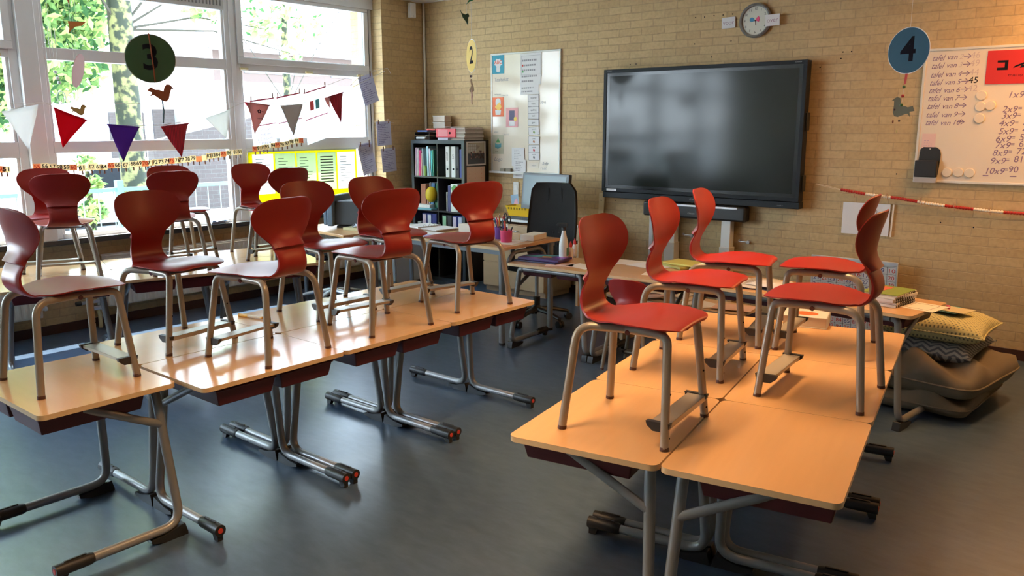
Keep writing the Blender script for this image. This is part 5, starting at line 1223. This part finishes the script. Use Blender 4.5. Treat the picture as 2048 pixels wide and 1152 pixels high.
# orange marker on the left block
p = at_z(502, 636, .65); d_ = (at_z(540, 641, .65)-at_z(481, 633, .65)).normalized()
t = empty('orange_marker', p, math.atan2(d_.y, d_.x), 'orange capped felt pen lying on the middle window-side desk', 'pen')
MB().cyl((-.085, 0, .0085), (-.02, 0, .0085), .0085, n=12).build('cap', cmat((.85, .38, .02), .35), t); MB().cyl((-.02, 0, .0085), (.07, 0, .0085), .0072, n=12).build('barrel', cmat((.80, .62, .42), .4), t); MB().cyl((.07, 0, .0085), (.08, 0, .0085), .0075, n=12).build('end_plug', cmat((.8, .4, .05), .4), t)

# ================================================================ CUSHIONS
def cushion(name, lab, cx, cy, z0, w_, d_, h_, rz, m_, seed=0, rough=.012, tiltx=0, tilty=0, pw=.42, ear=.075):
    t = empty(name, (cx, cy, z0), R(rz), lab, 'cushion'); rd = random.Random(seed); N = 26
    ph_ = [(rd.uniform(3, 9), rd.uniform(3, 9), rd.uniform(0, 6), rd.uniform(.3, 1)) for _ in range(5)]
    def P(u, v, s):
        e1 = 1-abs(u)**3.0; e2 = 1-abs(v)**3.0; pr = max(0, e1*e2)**pw
        inx = 1-.075*(1-abs(u)**2)*abs(v)**4; iny = 1-.075*(1-abs(v)**2)*abs(u)**4
        x_ = u*w_/2*(1-ear*(1-abs(v)**2)); y_ = v*d_/2*(1-ear*(1-abs(u)**2)); k_ = (abs(u)*abs(v))**6*(.10 if ear < .05 else 0); x_ *= 1-k_; y_ *= 1-k_
        wv = sum(a*math.sin(f*u+g*v+p) for f, g, p, a in ph_)*rough*pr
        hh = h_/2*pr*s
        z_ = h_/2+hh+wv*(1 if s > 0 else .2)
        return (x_, y_, max(.001, z_ + tiltx*u + tilty*v) if z0 < .02 else z_ + tiltx*u + tilty*v)
    for s, fl in ((1, False),):
        m = MB(); m.grid([[P(-1+2*i/N, -1+2*j/N, 1) for j in range(N+1)] for i in range(N+1)], flip=True); m.grid([[P(-1+2*i/N, -1+2*j/N, -1) for j in range(N+1)] for i in range(N+1)])
        o = m.build('cover', m_, t, weld=True, angle=80)
    ed = [P(-1+2*i/N, -1, 0) for i in range(N+1)] + [P(1, -1+2*i/N, 0) for i in range(N+1)] + [P(1-2*i/N, 1, 0) for i in range(N+1)] + [P(-1, 1-2*i/N, 0) for i in range(N+1)]
    ed = [(x_, y_, max(.006, z_)) for x_, y_, z_ in ed]
    MB().tube(ed, .005, 6, caps=False).build('seam', m_, t)
    return t
beige = mat('taupe_plush', (.155, .125, .09), .95, var=.12, scale=6, bump=.25)
def dots_mat():
    m, t, b = _nm('yellow_green_dotted_knit'); tcn = t.nodes.new('ShaderNodeTexCoord'); mp = t.nodes.new('ShaderNodeMapping'); mp.inputs['Scale'].default_value = (46, 66, 46)
    v = t.nodes.new('ShaderNodeTexBrick'); v.inputs['Scale'].default_value = 1; v.inputs['Brick Width'].default_value = 1; v.inputs['Row Height'].default_value = 1; v.inputs['Mortar Size'].default_value = .30; v.inputs['Mortar Smooth'].default_value = .05
    v.inputs['Color1'].default_value = v.inputs['Color2'].default_value = (.15, .16, .12, 1); v.inputs['Mortar'].default_value = (.55, .50, .25, 1)
    t.links.new(tcn.outputs['Object'], mp.inputs[0]); t.links.new(mp.outputs[0], v.inputs['Vector']); t.links.new(v.outputs['Color'], b.inputs['Base Color']); b.inputs['Roughness'].default_value = .9; return m
def chevron_mat():
    m, t, b = _nm('grey_chevron_knit'); tcn = t.nodes.new('ShaderNodeTexCoord'); s = t.nodes.new('ShaderNodeSeparateXYZ'); t.links.new(tcn.outputs['Object'], s.inputs[0])
    def mt(op, a=None, b_=None, c_=None):
        n = t.nodes.new('ShaderNodeMath'); n.operation = op
        for i, q in enumerate((a, b_, c_)):
            if q is None: continue
            if isinstance(q, (int, float)): n.inputs[i].default_value = q
            else: t.links.new(q, n.inputs[i])
        return n.outputs[0]
    z_ = mt('PINGPONG', mt('ADD', s.outputs['X'], 5), .045); q = mt('MULTIPLY_ADD', s.outputs['Y'], 1.0, mt('MULTIPLY', z_, .9)); q2 = mt('ADD', q, s.outputs['Z'])
    r = t.nodes.new('ShaderNodeMath'); r.operation = 'PINGPONG'; t.links.new(mt('ADD', q2, 5), r.inputs[0]); r.inputs[1].default_value = .022
    cr2 = t.nodes.new('ShaderNodeValToRGB'); e = cr2.color_ramp.elements; e[0].position = .0100; e[0].color = (.085, .10, .12, 1); e[1].position = .0112; e[1].color = (.30, .30, .28, 1)
    t.links.new(r.outputs[0], cr2.inputs[0]); t.links.new(cr2.outputs[0], b.inputs['Base Color']); b.inputs['Roughness'].default_value = .9; return m
cushion('floor_cushion', 'large taupe plush cushion lying on the floor, lowest of the pile', -1.17, 5.37, .0, .86, .86, .15, -4, beige, 2, .024, pw=.24, ear=.02)
cushion('floor_cushion', 'upper large taupe plush cushion resting on the lowest one', -1.13, 5.38, .105, .90, .84, .20, -9, beige, 5, .030, pw=.25, ear=.02)
cushion('chevron_cushion', 'grey zigzag patterned cushion in the middle of the pile', -1.12, 5.42, .265, .62, .60, .14, -3, chevron_mat(), 7, .004, pw=.32)
cushion('dotted_cushion', 'yellow-green dotted cushion on top of the pile', -1.06, 5.41, .375, .58, .54, .16, -1, dots_mat(), 9, .004)
e = empty('picture_cards', at_z(1925, 650, .56), R(-12), 'pastel picture cards lying on the dotted cushion', 'cards')
e.location = (-1.02, 5.40, .55)
MB().box((-.07, .05, .0), (.20, .14, .003), rz=.1).build('teal_card', cmat((.05, .32, .34), .5), e); MB().box((-.02, -.01, .004), (.22, .16, .003), rz=-.1).build('dark_card', cmat((.04, .12, .13), .5), e); MB().box((.02, -.0, .008), (.21, .15, .003), rz=-.05).build('cream_card', cmat((.58, .50, .30), .6), e)
MB().tube([(-.08, .02, .014), (-.04, .01, .018), (-.01, .03, .016), (.01, -.02, .016)], .008, 8).build('pink_flower', cmat((.6, .08, .18), .5), e)

# ================================================================ WINDOW SIDE
def radiator(y0, y1, lab):
    t = empty('radiator', (-6.86, (y0+y1)/2, .17), 0, lab, 'radiator', 'panel radiators under the windows'); h = (y1-y0)/2
    m = MB(); n = int((y1-y0)/.045); yy = [-h+(2*h)*i/(n*4) for i in range(n*4+1)]
    P = [[(.045+(.006 if i % 4 in (0, 1) else 0), y_, z_) for y_ in yy] for z_ in (.02, .40)] if False else [[(.045+(.007 if i % 4 in (1, 2) else 0), yy[i], z_) for i in range(len(yy))] for z_ in (.015, .405)]
    m.grid(P, flip=True); m.build('ribbed_front', MT['radiator'], t, smooth=False)
    MB().b2((-.03, -h, 0), (.046, h, .42)).build('casing', MT['radiator'], t, bevel=.004); MB().b2((-.035, -h-.003, .42), (.052, h+.003, .435)).build('top_grille', MT['radiator'], t, bevel=.002)
    MB().cyl((.0, h, .06), (.0, h+.035, .06), .012, n=10).cyl((0, h+.03, .06), (0, h+.05, .06), .018, n=10).build('end_plug', MT['white'], t)
    for s_ in (-h*.7, h*.7): MB().b2((-.065, s_-.02, .1), (-.03, s_+.02, .3)).build('wall_bracket', MT['white'], t)
radiator(.85, 2.50, 'left cream panel radiator under the windows, ending before the floor pipes')
radiator(3.02, 5.72, 'long cream panel radiator under the windows at the right')
t = empty('radiator_valve', (-6.86, 2.92, 0), 0, 'radiator valve with two pale pipes going into the floor', 'valve')
for y_ in (-.035, .03): MB().tube([(0, y_, 0), (0.004, y_, .10), (0, y_*.7, .16)], .016, 10).build('pipe_sleeve', cmat((.62, .52, .30), .6), t)
MB().b2((-.02, -.05, .155), (.02, .05, .19)).cyl((0, -.03, .17), (0, -.03, .26), .012).cyl((0, .03, .19), (0, .03, .25), .012).b2((-.018, -.11, .215), (.018, .07, .24)).build('valve_body', MT['steel'], t, bevel=.004); MB().cyl((0, -.11, .227), (0, -.15, .227), .018, n=14).build('valve_knob', MT['black'], t)
# on the sill
p = at_x(440, 443, -6.815)
e = empty('blue_cloth', (-6.83, p.y, .767), 0, 'crumpled pale blue cloth on the window sill', 'cloth')
G = []; rd = random.Random(4)
for i in range(11): G.append([(-.04+.075*j/8, -.10+.2*i/10, .005+abs(rd.gauss(0, .018))+.02*(1-abs(i-5)/5)) for j in range(9)])
m = MB(); m.grid(G); m.build('cloth', cmat((.35, .48, .75), .8), e, angle=180)
bx('paper_pile', (-6.86, 4.52, .7665), (-6.80, 5.2, .80), MT['paper2'], 'flat pile of papers on the window sill at the right', 'paper')

# bunting
BX = -6.5
STR = mat('white_string', (.7, .68, .62), .8)
def cordage(name, lab, pts, x=BX, r_=.0025, sag=0):
    Q = [at_x(px, py, x) for px, py in pts]; o_ = Q[0]; e = empty(name, o_, 0, lab, 'string'); MB().tube([q-o_ for q in Q], r_, 6).build('cord', STR, e); return e
cordage('bunting_string', 'white string carrying the triangular flags across the windows', [(-60, 232), (2, 224), (40, 214), (75, 205), (92, 205), (107, 214), (140, 228), (172, 238), (214, 248), (245, 251), (277, 252), (322, 250), (376, 242), (411, 233), (460, 217), (488, 204), (530, 206), (560, 209), (605, 206), (648, 193), (686, 183), (735, 160), (770, 142)])
cordage('upper_string', 'thin straight string running level behind the flags', [(-40, 205), (90, 207), (240, 207), (360, 206), (480, 205)], -6.6, .0018)
red_ = sheer_mat('red_flag_cloth', (.62, .012, .03), .35); pur = sheer_mat('purple_flag_cloth', (.10, .035, .30), .25); whi = sheer_mat('white_flag_cloth', (.82, .80, .78), .6); pnk = sheer_mat('pink_flag_cloth', (.70, .36, .34), .35); gry = sheer_mat('taupe_flag_cloth', (.48, .42, .38), .3)
stp = stripes_mat('red_striped_cloth', (.50, .01, .03), (.22, .01, .02), 26, 'Y')
FL = [([(3, 224), (76, 209), (58, 300)], whi, 'large white flag at the left pillar of the window'), ([(106, 215), (173, 240), (126, 296)], red_, 'plain bright red flag, largest coloured one at the left'),
      ([(214, 248), (278, 254), (247, 324)], pur, 'purple flag between the two red ones'), ([(321, 253), (377, 246), (363, 315)], stp, 'red striped flag below the orange bird'),
      ([(411, 236), (461, 218), (452, 278)], whi, 'small white flag right of the striped red one'), ([(489, 204), (502, 206), (500, 225)], red_, 'red sliver of flag peeking out behind the pink one'), ([(493, 204), (539, 210), (510, 268)], pnk, 'pink flag with dark picture print'),
      ([(559, 211), (605, 208), (588, 271)], gry, 'taupe flag in front of the white wall sheets'), ([(647, 196), (660, 193), (661, 218)], pnk, 'pinkish flag half hidden behind the right striped red flag'), ([(656, 193), (686, 184), (682, 246)], stp, 'narrow red striped flag at the right end of the bunting')]
for k, (tri, m_, lab) in enumerate(FL):
    Q = [at_x(px, py, BX+.006+(.006 if k in (6, 9) else 0)) for px, py in tri]; o_ = (Q[0]+Q[1])/2; e = empty('bunting_flag', o_, 0, lab, 'flag', 'bunting flags')
    a_, b_, c_ = [q-o_ for q in Q]; N = 8; m = MB(); G = []
    for i in range(N+1):
        f = i/N; l_, r_ = a_.lerp(c_, f*.985), b_.lerp(c_, f*.985); G.append([l_.lerp(r_, j/6)+Vector((.010*math.sin(j*1.1+i*.6+k)*(1-f*.5), 0, 0)) for j in range(7)])
    m.grid(G); o = m.build('cloth', m_, e, angle=180); s_ = o.modifiers.new('s', 'SOLIDIFY'); s_.thickness = .0012
    if k in (1, 2, 3, 6, 9): MB().tube([a_+Vector((.004, 0, -.004)), (a_+b_)/2+Vector((.006, 0, -.004)), b_+Vector((.004, 0, -.004))], .006, 6).build('hem', m_, e)
    if k == 6: MB().text('\u273F~', .05, Vector((.016, .01, -.07)), Y, Z).text('nieuw', .022, Vector((.016, 0, -.13)), Y, Z).build('print', MT['ink'], e, smooth=False)
def peg(parent, c, h_=.045, tilt_=0):
    MB().box(Vector(c), (.008, .009, h_), mtx=Matrix.Rotation(tilt_, 4, 'X')).build('peg', cmat((.20, .09, .05), .7), parent)

# number cards on a line
NX = -6.62
cordage('number_line_string', 'string with pegged number cards sagging across the windows', [(-40, 330), (40, 334), (120, 334), (200, 333), (260, 327), (330, 319), (390, 311), (440, 305), (480, 300), (520, 293), (560, 286), (612, 277)], NX, .002)
NC = [(50, 2, 339), (51, 13, 339), (55, 74, 334), (56, 90, 333), (57, 105, 334), (58, 119, 335), (59, 133, 335), (60, 147, 335), (61, 164, 336), (62, 183, 334), (63, 198, 334), (64, 208, 334), (65, 222, 331), (66, 235, 330), (67, 251, 330), (68, 266, 328), (69, 278, 327), (70, 290, 327), (71, 301, 326), (72, 310, 325), (73, 322, 324), (74, 334, 322), (75, 343, 322), (76, 355, 321), (77, 363, 320), (78, 375, 319), (79, 386, 317), (80, 398, 318), (81, 409, 316), (82, 418, 312), (83, 426, 311), (84, 436, 310), (85, 447, 308), (86, 458, 306), (87, 471, 305), (88, 479, 304), (90, 510, 298), (91, 519, 297), (92, 527, 295), (93, 534, 294), (94, 546, 291), (95, 555, 290), (96, 564, 289), (97, 574, 287), (98, 583, 284), (99, 593, 282), (100, 602, 281)]
cardm = sheer_mat('cream_card', (.95, .84, .60), .5); card5 = sheer_mat('orange_card', (.92, .50, .26), .45)
def num_words(n):
    if n == 100: return 'one hundred'
    o = ['', 'one', 'two', 'three', 'four', 'five', 'six', 'seven', 'eight', 'nine'][n % 10]; t_ = ['', '', '', '', '', 'fifty', 'sixty', 'seventy', 'eighty', 'ninety'][n//10]
    return t_ + ('-' + o if o else '')
for k, (n_, px, py) in enumerate(NC):
    five = n_ % 5 == 0; p = at_x(px, py, NX+.004+.002*(k % 2))
    e = empty('number_card', p, 0, '%s card printed with %s, pegged on the line across the window' % ('orange' if five else 'cream', num_words(n_)), 'card', 'number cards')
    hid = n_ in (80, 81)
    MB().b2((-.0005, -.027, -.024), (.0008, .027, .024)).build('card', card5 if five else cardm, e)
    if not hid: MB().text(str(n_), .042, (.001, 0, .001), Y, Z, lift=.0004, bold=.001, width=.042).build('number', MT['inkred'] if five else MT['ink'], e, smooth=False)
    peg(e, (.003, 0, -.037), .030)

cordage('sheet_line', 'string with the white reading sheets pegged on it in the right window', [(482, 207), (500, 201), (547, 195), (600, 185), (651, 172), (700, 153), (752, 140)], -6.74, .0018)
# white sheets and yellow poster on the right window
shw = sheer_mat('backlit_paper', (.85, .84, .84), .7)
redink = cmat((.45, .04, .08), .7)
for k, (x0, y0, x1_, y1_, yb, lab) in enumerate([(500, 203, 547, 196, 296, 'left of three white reading sheets hanging in the right window'), (553, 196, 600, 186, 288, 'middle white reading sheet hanging in the right window'), (607, 187, 651, 173, 282, 'right of three white reading sheets hanging in the right window')]):
    a_, b_ = at_x(x0, y0, -6.74), at_x(x1_, y1_, -6.74); c_ = at_x((x0+x1_)/2, yb, -6.74); o_ = (a_+b_)/2
    e = empty('reading_sheet', o_, 0, lab, 'sheet', 'white reading sheets'); dn = Vector((0, (b_-a_).z*.25, c_.z-o_.z)); a_, b_ = a_-o_, b_-o_
    MB().add([a_, b_, b_+dn, a_+dn], [(0, 1, 2, 3)]).build('paper', shw, e); up = Vector((.002, 0, 0))
    MB().tube([a_+up, b_+up], .007, 6).build('top_bar', redink, e)
    mid = dn*.52; MB().tube([a_+mid+up, b_+mid+up], .005, 6).build('red_line', redink, e)
    m = MB(); u_ = (b_-a_).normalized()
    for j in range(4): m.text(['* nieuw', '* nieuw', '1.2 nieuw', '* nieuw'][j], .045, (a_+b_)/2+dn*(.62+.09*j)+up, u_, Z, align='CENTER')
    m.build('lettering', cmat((.25, .12, .2), .7), e, smooth=False)
    if k == 1: MB().prism(rrect(.12, .07, .004), (a_+b_)/2+dn*.32+up+u_*.04, u_, Z, .001).build('blue_label', cmat((.2, .5, .7)), e)
    if k == 2: MB().prism(rrect(.05, .09, .004), (a_+b_)/2+dn*.28+up-u_*.05, u_, Z, .001).build('red_label', cmat((.7, .1, .1)), e); MB().prism(rrect(.05, .09, .004), (a_+b_)/2+dn*.28+up+u_*.02, u_, Z, .001).build('teal_label', cmat((.1, .5, .5)), e)
    for q in (.04, .96): peg(e, a_.lerp(b_, q)+Vector((.004, 0, .02)), .05)
yel = sheer_mat('yellow_poster_sheet', (.82, .76, .03), .7); grs = sheer_mat('pale_green_sheet', (.62, .72, .50), .6)
pa, pb, pc_ = at_x(495, 303, -6.85), at_x(712, 302, -6.85), at_x(600, 403, -6.85)
t = empty('yellow_poster', (-6.85, (pa.y+pb.y)/2, pc_.z), 0, 'wide yellow poster with pale task sheets standing in the right window', 'poster')
w2, H_ = (pb.y-pa.y)/2, pa.z-pc_.z
mbk = MB().b2((-.001, -w2, 0), (.001, w2, .10)).b2((-.001, -w2, H_-.03), (.001, w2, H_)); ed_ = [-w2] + [v for k in range(5) for v in (-w2+.16+k*(2*w2-.30)/4-.115, -w2+.16+k*(2*w2-.30)/4+.115)] + [w2]
for k in range(0, 12, 2):
    if ed_[k+1] > ed_[k]: mbk.b2((-.001, ed_[k], .10), (.001, ed_[k+1], H_-.03))
mbk.build('backing', yel, t); MB().b2((.001, -w2, H_-.008), (.005, w2, H_+.004)).build('top_rail', cmat((.4, .42, .4)), t)
for k in range(5):
    x_ = -w2+.16+k*(2*w2-.30)/4; o = MB().b2((.0012, x_-.117, .098), (.0022, x_+.117, H_-.028)).build('task_sheet', grs if k in (1, 2, 3) else shw, t)
    m = MB(); [m.b2((.0024, x_-.08, H_-.08-j*.028), (.0028, x_+(.08 if k == 3 else rd.uniform(-.02, .08)), H_-.074-j*.028+(.006 if k == 3 else 0))) for j in range(10)]; m.build('print_rows', cmat((.10, .12, .10)), o)
# hanging papers at the pier
lil = sheer_mat('lilac_white_paper', (.62, .62, .74), .25)
for k, (cx, cy, w_, h_, rot, x_, lab) in enumerate([(737, 179, .20, .29, 17, -6.62, 'tilted printed sheet pegged high beside the brick pier'), (735, 320, .19, .29, 14, -6.68, 'lower left leaning calendar sheet beside the pier'), (731, 298, .17, .12, 9, -6.685, 'small sheet above the leaning calendar sheet'), (768, 267, .20, .25, 3, -6.64, 'upper of two pale lilac calendar pages hanging at the pier'), (778, 320, .20, .25, 4, -6.645, 'lower of two pale lilac calendar pages hanging at the pier')]):
    o, a, b, n = sheet('hanging_sheet', lab, 'paper', at_x(cx, cy, x_), w_, h_, lil, 'sheets hanging by the pier', ax=Y, ay=Z, rot=R(rot))
    mark(o, lambda m: lines(m, a, b, n, w_*.8, h_*.85, 12 if h_ > .2 else 5, t=.0016, seed=k+20), 'printing', cmat((.22, .2, .36), .7))
    for q in (-.35, .35): peg(o, b*(h_/2)+a*(w_*q)+n*.004, .045)
cordage('paper_line', 'string tied to the brick pier that holds the papers', [(686, 186), (720, 152), (745, 144), (775, 136), (782, 148)], -6.62, .002); cordage('lower_paper_line', 'lower string with pegs beside the brick pier', [(697, 259), (702, 254), (728, 248), (770, 241), (788, 246)], -6.64, .002)

# ---------------------------------------------------------------- hanging mobiles
def bird_pts(s=1, flip=1): return [(flip*x*s, y*s) for x, y in [(-.50, .02), (-.34, -.06), (-.44, -.22), (-.30, -.14), (-.20, -.20), (0, -.36), (.14, -.38), (.24, -.28), (.30, -.05), (.36, .10), (.46, .06), (.38, .18), (.30, .26), (.18, .26), (.10, .14), (.06, .0), (-.08, .06), (-.22, .06), (-.38, .16)]]
def facing(depth, px, py, yawoff=0):
    p = CAM + ray(px, py)*depth; d = (CAM-p); a_ = math.atan2(d.y, d.x)+PI/2+R(yawoff); ax = Vector((math.cos(a_), math.sin(a_), 0)); return p, ax
def mobile(px, py, depth, r_, num, colr, lab, yawoff, extras, rot=0):
    p, ax = facing(depth, px, py, yawoff); t = empty('number_mobile', p, 0, lab, 'mobile', 'hanging number discs'); n = ax.cross(Z)
    N = 56; pts = [(r_*math.cos(2*PI*k/N), r_*math.sin(2*PI*k/N)) for k in range(N)]
    MB().prism(pts, -n*.002, ax, Z, .002).build('card_edge', MT['white'], t)
    o = MB().prism([(x*.972, y*.972) for x, y in pts], n*.0002, ax, Z, .0014).build('disc', mat('disc_'+num, colr, .6), t)
    MB().text(num, r_*1.45, n*.0018, ax, Z, bold=.004, lift=.0004).build('numeral', MT['ink'], o, smooth=False)
    MB().tube([(0, 0, r_), (0, 0, 2.955-p.z)], .0012, 5).build('string', STR, t)
    extras(t, ax, n); return t
def ex3(t, ax, n):
    rust = cmat((.42, .10, .03), .6)
    MB().tube([Vector((0, 0, .14))+n*.006, Vector((0, 0, .07))+n*.012+ax*.004, ax*.008+n*.010, ax*.012+n*.010-Z*.06, ax*.014-Z*.13+n*.008], .0042, 6).tube([Vector((0, 0, .14))+n*.006, ax*.007+Z*.03+n*.016, ax*.010-Z*.04+n*.014], .003, 6).build('ribbon', rust, t)
    MB().prism(bird_pts(.155), ax*.045-Z*.185, ax, Z, .002).build('bird', rust, t)
    MB().tube([ax*.012-Z*.135, ax*.014-Z*.165], .0012, 5).build('link', STR, t); MB().tube([ax*.045-Z*.235, ax*.048-Z*.30, ax*.040-Z*.37], [.004, .006, .004], 6).build('tail_ribbon', cmat((.12, .22, .28)), t)
def ex4(t, ax, n):
    MB().prism([(-.006, 0), (.010, 0), (.004, -.055), (-.010, -.065)], -Z*.13, ax, Z, .002).build('red_tag', cmat((.55, .03, .02)), t)
    MB().tube([-Z*.19-ax*.006, -Z*.29-ax*.012], .001, 5).build('link', STR, t)
    for k, c_ in enumerate(((.04, .12, .03), (.45, .02, .02), (.04, .12, .03))): MB().sphere(-Z*(.205+.052*k)-ax*(.008+.003*k), .0095, 8).build('bead', cmat(c_, .4), t)
    MB().prism(bird_pts(.17, -1)[::-1], -Z*.32-ax*.01, (ax-Z*.35).normalized(), (Z+ax*.35).normalized(), .002).build('bird', cmat((.13, .11, .05), .6), t)
    for k, (a_, z_, c_) in enumerate(((-.055, -.335, (.05, .01, .01)), (-.02, -.40, (.06, .03, .02)), (-.06, -.405, (.18, .06, .02)), (-.03, -.46, (.5, .4, .15)))): MB().sphere(ax*a_+Z*z_, .007, 6, sc_=(.7, .7, 1.6) if k > 1 else (1, 1, 1)).build('bead', cmat(c_, .5), t)
def ex2(t, ax, n):
    MB().sphere(-Z*.165-ax*.02, .011, 8).build('bead', cmat((.05, .02, .02), .4), t); MB().tube([-Z*.135, -Z*.23-ax*.02], .001, 5).build('link', STR, t)
    MB().prism(bird_pts(.13), -Z*.25-ax*.01, Vector((ax.x*.5, ax.y*.5, .6)).normalized(), Vector((n.x*.4, n.y*.4, .9)).normalized(), .002).build('bird', cmat((.20, .11, .05), .6), t)
    MB().tube([-Z*.28-ax*.01, -Z*.33+ax*.02, -Z*.36], .004, 6).tube([-Z*.28, -Z*.34-ax*.01, -Z*.40], .005, 6).build('tail_ribbon', cmat((.42, .22, .17)), t)
mobile(301, 117, 4.75, .138, '3', (.055, .13, .045), 'green hanging disc with the number 3 and a rust bird below', 4, ex3)
mobile(1817, 101, 4.75, .132, '4', (.006, .075, .13), 'blue hanging disc with the number 4 and a dark bird below', -33, ex4)
mobile(943, 112, 6.9, .136, '2', (.58, .36, .03), 'yellow hanging disc with the number 2 turned nearly edge on', -71, ex2)
def hung(name, lab, cat, px, py, depth, yawoff, fn, top=True):
    p, ax = facing(depth, px, py, yawoff); t = empty(name, p, 0, lab, cat); n = ax.cross(Z); fn(t, ax, n)
    if top: MB().tube([(0, 0, .02), (0, 0, 2.955-p.z)], .001, 5).build('string', STR, t)
hung('paper_bird', 'dark green paper bird hanging above the yellow disc', 'ornament', 933, 35, 6.5, 20, lambda t, ax, n: MB().prism([(-.05, .055), (-.035, .03), (-.01, .02), (.012, .03), (.022, .01), (.012, .0), (.010, -.055), (-.005, -.03), (-.03, .0)], (0, 0, 0), ax*1.1, Z*1.1, .002).build('bird', cmat((.02, .08, .045), .6), t))
hung('paper_leaf', 'small green paper leaf at the top edge above the dark green bird', 'ornament', 941, 4, 6.0, 20, lambda t, ax, n: MB().prism([(-.035, -.02), (-.01, .0), (.02, .012), (.035, .04), (.0, .04), (-.015, .01)], (0, 0, 0), ax, Z, .002).build('leaf', cmat((.03, .22, .08), .6), t))
hung('orange_bird', 'orange paper bird hanging before the left tree', 'ornament', 154, 54, 5.0, 20, lambda t, ax, n: MB().prism([(-.05, .03), (.055, .035), (.03, .01), (-.01, 0), (-.03, -.015), (-.055, -.045), (-.045, -.01)], (0, 0, 0), ax, Z, .002).build('bird', cmat((.72, .24, .05), .6), t))
hung('orange_tag', 'tiny orange paper piece at the top of the left window', 'ornament', 135, 3, 4.9, 20, lambda t, ax, n: MB().prism([(-.012, .03), (.012, .03), (.008, -.02)], (0, 0, 0), ax, Z, .002).build('tag', cmat((.65, .12, .04), .6), t))
hung('pink_disc', 'pink paper disc hanging edge on in front of the left tree', 'ornament', 156, 141, 5.2, 73, lambda t, ax, n: MB().prism([(.107*math.cos(k*PI/20), .107*math.sin(k*PI/20)) for k in range(40)], (0, 0, 0), (ax + Z*-.0).normalized(), (Z+n*.25).normalized(), .003).build('disc', cmat((.72, .36, .32), .6), t))
hung('ochre_bird', 'ochre paper bird perched above the red flag', 'ornament', 158, 218, 5.4, 10, lambda t, ax, n: MB().prism(bird_pts(.11), (0, 0, 0), ax, Z, .002).build('bird', cmat((.45, .26, .06), .6), t))
def gl(t, ax, n):
    cg = mat('clear_white_ornament', (.75, .80, .78), .15)
    for k in range(4): MB().tube([ax*(-.03+k*.02)+Z*(.30+.02*(k % 2)), ax*(-.03+k*.02)+Z*.10], .0022, 5).build('glass_rod', cg, t)
    for k, z_ in enumerate((.02, -.02, -.05)): MB().sphere(ax*(.01+.008*k)+Z*z_, .012, 6).build('glass_bead', cg, t)
    for k in range(6):
        a_ = k*PI/6; MB().tube([ax*(.03+.028*math.sin(q)*math.cos(a_))+n*(.028*math.sin(q)*math.sin(a_))+Z*(-.15+.045*math.cos(q)) for q in [j*PI/6 for j in range(13)]], .0016, 5, caps=False).build('wire_loop', cg, t)
hung('glass_ornament', 'hanging ornament of clear rods and a wire globe at the left window', 'ornament', 108, 150, 5.6, 0, gl)
